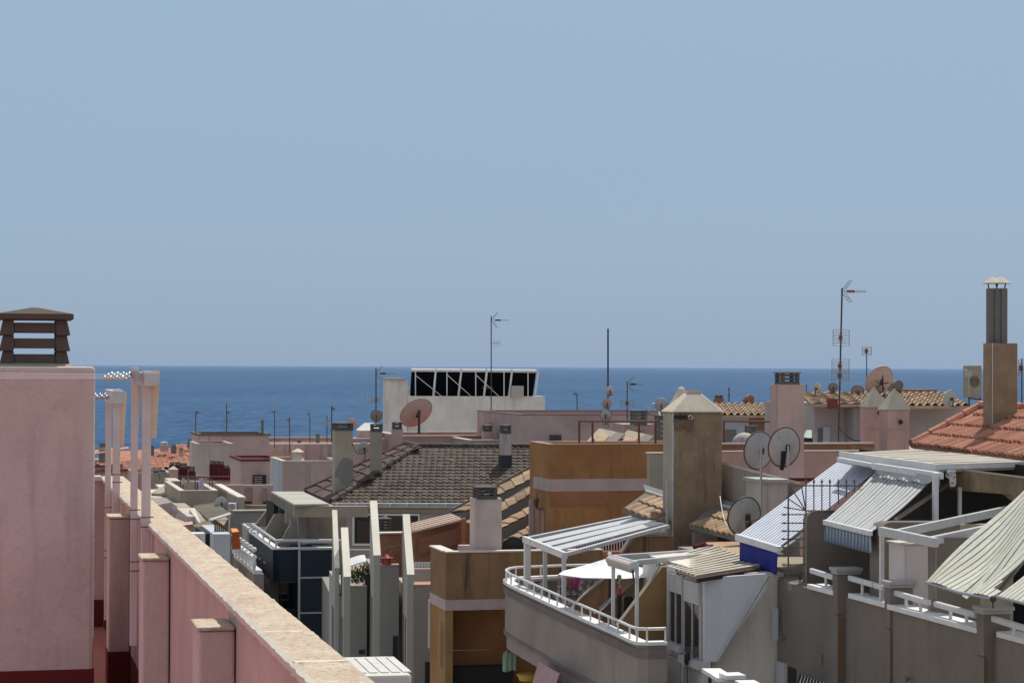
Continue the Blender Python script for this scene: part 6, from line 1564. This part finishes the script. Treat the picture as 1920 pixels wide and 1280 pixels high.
# ================================================================== right clay roof with metal flues
H = house('tiled_house', 'red clay tiled house at the right edge with a brown chimney', 1850, 800, 41)
A = W(1712, 834, 43); B = W(1925, 861, 36.7); B.z = A.z; Cq = W(1840, 762, 43.9)
eu = (B - A).normalized(); ev = Cq - A; off = ev.dot(eu); ev -= eu * off; lv = ev.length; ev.normalize()
tiles(H, 'roof_slope', M_tred, A, eu, ev, 9.0, lv * 1.02, .17, .42, amp=.04, lift=.045, shape='b', inside=lambda s, t: s > off * t / lv - .1)
m = MB(); m.prism([A, A + eu * 9, A + eu * 9 + ev * lv, Cq], Z * -.07 + V((0, 0, 0))); m.build('roof_deck', M_tred, H)
ridge(H, A + Z * .03, Cq + Z * .03, M_tred, .09, .4, 'hip_tile'); ridge(H, Cq + Z * .03, Cq + eu * 7 + Z * .03, M_tred, .09, .4)
m = MB(); a1 = A + p * .25 - Z * .1; m.obox(V((a1.x, a1.y, 0)), (B - A) * 1.5, p * .3, Z * (A.z - .1)); m.obox(V((a1.x, a1.y, 0)) + p * .3, p * 3, eu * .3, Z * (A.z - .1)); m.build('wall', M_dirtyw, H)
m = MB(); A1, w1 = fbx(m, 1861, 1908, 643, 850, 41.0, .40); CH = m.build('chimney', M_tower, H, 'tall brown chimney with three metal flues', bevel=.008)
m = MB(); m.obox(V((A1.x, A1.y, A1.z - 1.9)) - p * .006 - d * .006, p * .012, d * .012, Z * 1.9); m.build('corner_bead', M_metalg, CH)
m = MB()
for i, u in enumerate((1865, 1877, 1889)):
    c = W(u, 643, 41.1) + d * .12; t = W(u, 540, 41.1) + d * .12; m.cut(); m.obox(V((c.x, c.y, A1.z)) - p * .06, p * .118, d * .12, Z * (t.z - A1.z))
parts(m, 'flue', paint('dull_zinc', (.16, .15, .145), .6, .3), CH)
for i, u in enumerate((1869, 1884)):
    c = W(u, 530, 41.2) + d * .17; m = MB(); m.tube(c, c + Z * .12, .19, 16, .02); m.tube(c - Z * .012, c, .19, 16); o = m.build('flue_hood', M_cream, CH)
    m = MB()
    for k_ in range(4):
        t = k_ * math.pi / 2 + .5; q = c + V((math.cos(t) * .13, math.sin(t) * .13, 0)); m.cut(); m.tube(q, c + V((math.cos(t) * .08, math.sin(t) * .08, -.17)), .008, 4)
    parts(m, 'hood_leg', M_dark, o)
# things at far right behind the chimney
T = acunit('air_conditioner', 'white air conditioner on legs left of the tall brown chimney', 1817, 1841, 685, 745, 46, .3)
m = MB()
for u in (1817, 1838): m.cut(); rod(m, (u, 745, 46), (u, 765, 46), .015)
rod(m, (1815, 746, 46), (1845, 749, 46), .015); parts(m, 'leg', M_dark, T)
T = thing('floodlight', 'small white floodlight on an arm beside the rooftop air conditioner', 'lamp', W(1810, 700, 45.5))
m = MB(); c = W(1812, 695, 45.5); m.obox(c, p * .12, d * .1, Z * -.12); m.tube(c - p * .05 + Z * .03, c + p * .02, .02, 6); m.tube(c + p * .05 - Z * .12, c + p * .06 - Z * .5, .012, 5); m.build('lamp_head', M_dishg, T)
mast('antenna', 'grid aerial cut by the right edge of the picture', 1916, 672, 760, 50, [('g', 690, 14, 30)], r=.015)
# ================================================================== pink twin turrets
for i, (u0, u1, vt, ap, D, lab) in enumerate(((1628, 1664, 763, 1659, 64, 'left pink turret with a round vent and a grey cone roof, slightly behind its twin'), (1664, 1705, 768, 1682, 62, 'right pink turret with a low round vent and a grey cone roof'))):
    T = house('rooftop_turret', lab, (u0 + u1) / 2, 800, D, 'turret'); T['group'] = 'twin pink turrets'
    m = MB(); A, w_ = fbx(m, u0, u1, vt, None, D, w_ if 0 else .6); m.build('wall', stucco('turret_pink', (.52, .34, .30), streak=.4, sc=.8), T)
    cc = A + p * w_ / 2 + d * .3; m = MB(); m.frus(cc, w_ + .08, .06, .68, .06, (vt - (727 if i == 0 else 730)) * D / F); m.ball(cc + Z * ((vt - (729 if i == 0 else 732)) * D / F), .05); m.build('cone_roof', stucco('cone_grey', (.38, .35, .29), streak=.3), T)
    q = W((1650, 1689)[i], (774, 791)[i], D - .01); m = MB(); m.tube(q - d * .01, q + d * .03, .065, 16); m.build('vent_hole', M_blackp, T)
    m = MB(); fbx(m, u0, u1, 802 + i * 2, 804 + i * 2, D, .1, x=.02); m.build('ledge', M_mauve, T)
# whitewashed house behind
H = house('tiled_house', 'weathered whitewashed house with an old clay roof crowded with dishes', 1600, 780, 76)
m = MB(); fbx(m, 1527, 1630, 757, None, 76, 5); m.build('wall', M_dirtyw, H)
m = MB(); fbx(m, 1600, 1830, 764, None, 75.5, 5); m.build('wall', stucco('stained_grey_wall', (.40, .37, .35), streak=.9, sc=.6, patch=.5), H)
for (u0, u1, ue0, ue1, vt, vb, D) in ((1539, 1622, 1522, 1618, 735, 757, 75.5), (1622, 1815, 1618, 1818, 737, 760, 75)):
    A = W(ue0, vb, D - .3); B = W(ue1, vb + (2 if u0 > 1600 else 0), D - .3); B.z = A.z; Cq = W(u0, vt, D + 3.2)
    eu = (B - A).normalized(); ev = Cq - A; ev -= eu * ev.dot(eu); lv = ev.length; ev.normalize()
    tiles(H, 'roof_slope', M_told, A, eu, ev, (B - A).length, lv, .26 if u0 > 1600 else .5, .5, amp=.07 if u0 > 1600 else .03, lift=.06, shape='b')
    m = MB(); m.prism([A, B, B + ev * lv, A + ev * lv], Z * -.1); m.build('roof_deck', M_told, H)
m = MB(); fbx(m, 1534, 1541, 802, 829, 76, .1, x=.02); m.build('window', M_greyd, H)
m = MB(); fbx(m, 1545, 1557, 800, 840, 75.9, .1); m.build('white_stripe', M_whiteb, H)
m = MB(); fbx(m, 1556, 1571, 747, 766, 75, .3); m.build('meter_box', stucco('oxide_box', (.20, .06, .05)), H)
m = MB(); fbx(m, 1722, 1757, 730, 738, 79, 2); m.build('ridge_block', M_terra, H)
chimney(H, 1672, 1691, 722, 738, 78, .4, M_concd, None); 
m = MB(); q = W(1681, 722, 78.2); m.tube(q - d * .2, q + d * .2, .18, 16); m.build('rounded_cap', M_concd, H)
# tall aerial mast
mast('antenna', 'tallest aerial mast at the right, carrying three grids and a forked head', 1572, 540, 828, 72, [('y', 546, 1, 46, 0, 1), ('g', 633, 30, 30, 1), ('g', 686, 32, 26, 1), ('g', 704, 32, 20), ], r=.028, du=7)
mast('antenna', 'slender mast with one small grid aerial left of the big salmon dish', 1625, 652, 735, 82, [('g', 658, 17, 16)], r=.018)
bigd = dish('satellite_dish', 'big salmon dish with a black star shaped back frame on the old clay roof', 1648, 713, 30, 77, -28, 26, M_dishp, vb=735, group='big satellite dishes', lnb=False)
T = bigd
m = MB(); c = W(1653, 719, 75.9)
for k_ in range(5):
    t = math.radians(80 + k_ * 72); m.tube(c, c + (V((1, 0, 0)) * math.cos(t) + Z * math.sin(t)) * (.25 if k_ else .3), .02, 5)
m.build('back_frame', M_blackp, T)
for (u, v, r_, D, az, mt, lab, vb_) in ((1534, 728, 10, 77, 55, M_dishw, 'narrow dish seen almost edge-on at the left end of the old clay roof', 742), (1562, 726, 8.5, 77, 0, M_dishb, 'small brown dish left of the tallest mast on the old clay roof', 738),
     (1608, 734, 12, 77.5, 10, M_dishb, 'half hidden brown dish between the tallest mast and the big salmon one', 745), (1672, 723, 0, 0, 0, None, '', 0), (1780, 747, 16, 72, -38, M_dishg, 'pale dish on the right part of the old clay roof', 762)):
    if D: dish('satellite_dish', lab, u, v, r_, D, az, 12, mt, vb=vb_, group='small satellite dishes', rim=M_dark if mt is M_dishb else None, lnb=False)
# pink chimney in front
H = house('rooftop_block', 'square pink rendered chimney block with a grey louvred cap at the right', 1484, 780, 55, 'chimney')
chimney(H, 1460, 1508, 720, 900, 55, .62, stucco('dull_rose_render', (.52, .375, .335), streak=.4, sc=.8, patch=.2), 695, (1464, 1504), n=3, bev=.01)
# house with brown walls behind
H = house('tiled_house', 'long house with an old clay roof and reddish walls behind the square pink chimney', 1430, 780, 86)
A = W(1352, 778, 86); B = W(1530, 783, 86); B.z = A.z; Cq = W(1352, 757, 89.5)
eu = (B - A).normalized(); ev = Cq - A; ev -= eu * ev.dot(eu); lv = ev.length; ev.normalize()
tiles(H, 'roof_slope', M_told, A, eu, ev, (B - A).length, lv, .26, .6, amp=.07, lift=.06, shape='b')
m = MB(); m.prism([A, B, B + ev * lv, A + ev * lv], Z * -.1); m.build('roof_deck', M_told, H)
m = MB(); fbx(m, 1340, 1530, 781, None, 86.5, 4); m.build('wall', stucco('reddish_wall', (.30, .18, .14), streak=.3, sc=.6), H)
m = MB(); fbx(m, 1340, 1404, 781, 832, 86.3, .1, x=.1); m.build('white_wall', M_whiteb, H)
m = MB(); fbx(m, 1358, 1381, 805, 828, 86, .1); m.build('opening', M_greyd, H)
chimney(H, 1343, 1357, 746, 760, 90, .3, M_terra, 740, n=1); chimney(H, 1397, 1414, 748, 760, 90, .3, M_terra, None)
m = MB(); q = W(1405, 748, 90.1); m.tube(q - d * .15, q + d * .15, .17, 14); m.build('rounded_cap', M_terra, H)
mast('antenna', 'short mast with two small round heads left of the brown rounded chimney', 1367, 726, 757, 90, [('d', 729, 2.6, -.5), ('d', 740, 3.2, -.5)], r=.02)
mast('antenna', 'thin low aerial right beside the square pink chimney', 1512, 720, 758, 84, [('g', 740, 14, 10)], r=.015)
m = MB(); fbx(m, 1399, 1420, 820, 830, 80, .3); 
H = house('rooftop_block', 'grey louvred vent behind the rusty rimmed dishes', 1410, 800, 78, 'vent')
c = W(1409, 818, 78); capgeo(c, .36, .36, .42, 4, A0, .03, False).build('louvre', M_concd, H); m = MB(); m.obox(V((c.x, c.y, 0)) - p * .2 - d * .2, p * .4, d * .4, Z * c.z); m.build('base', M_pinkfar, H)
T = thing('water_tank', 'pale domed shape behind the railing left of the rusty rimmed dishes', 'tank', W(1393, 830, 62))
m = MB(); m.ball(W(1396, 832, 62), .36, (1, .8, .9), 18, 10); m.build('dome', M_dirtyw, T, smooth=True)
T = thing('canopy', 'small pale green awning in the gap right of the square pink chimney', 'canopy', W(1515, 830, 70))
m = MB(); m.prism([W(1510, 820, 70), W(1516, 806, 71), W(1522, 806, 71), W(1522, 821, 70)], d * .2); m.build('fabric', paint('pale_green_awning', (.3, .4, .34), .8), T); m = MB(); fbx(m, 1508, 1524, 820, 840, 70, .2); m.build('shaded_opening', M_void, T)

T_ = [o for o in bpy.data.objects if o.get('label') == 'white air conditioner on legs left of the tall brown chimney'][0]
for c_ in T_.children:
    if c_.name.startswith('casing'): c_.data.materials[0] = M_conc
# loose cables
for i, (lab, a, b, sag, r_) in enumerate((
    ('thin black cable sagging from the plain black pole to the orange roof railing', (1141, 790, 90), (1112, 822, 62), .5, .02),
    ('thin dark cable looping across the whitewashed wall beside the tallest mast', (1573, 800, 71.8), (1640, 806, 71.5), .4, .018),
    ('pale cable drooping from the grey dish to the big brown tower', (1365, 985, 42.5), (1350, 930, 45.5), .15, .008),
    ('black cable running from the patched grey chimney to the small grey dish', (660, 830, 87), (681, 846, 89.5), .25, .016),
    ('white hose arching over the louvred vent by the tower', (1216, 771, 88), (1240, 790, 86), -.5, .03))):
    A_, B_ = W(*a), W(*b); T = thing('cable', lab, 'cable', B_, 'loose cables on the roofs'); m = MB()
    m.path([A_.lerp(B_, j / 10) - Z * (sag * 4 * (j / 10) * (1 - j / 10)) for j in range(11)], r_, 5); m.build('wire', M_wirew if 'white' in lab[:6] or 'pale' in lab[:5] else M_blackp, T)
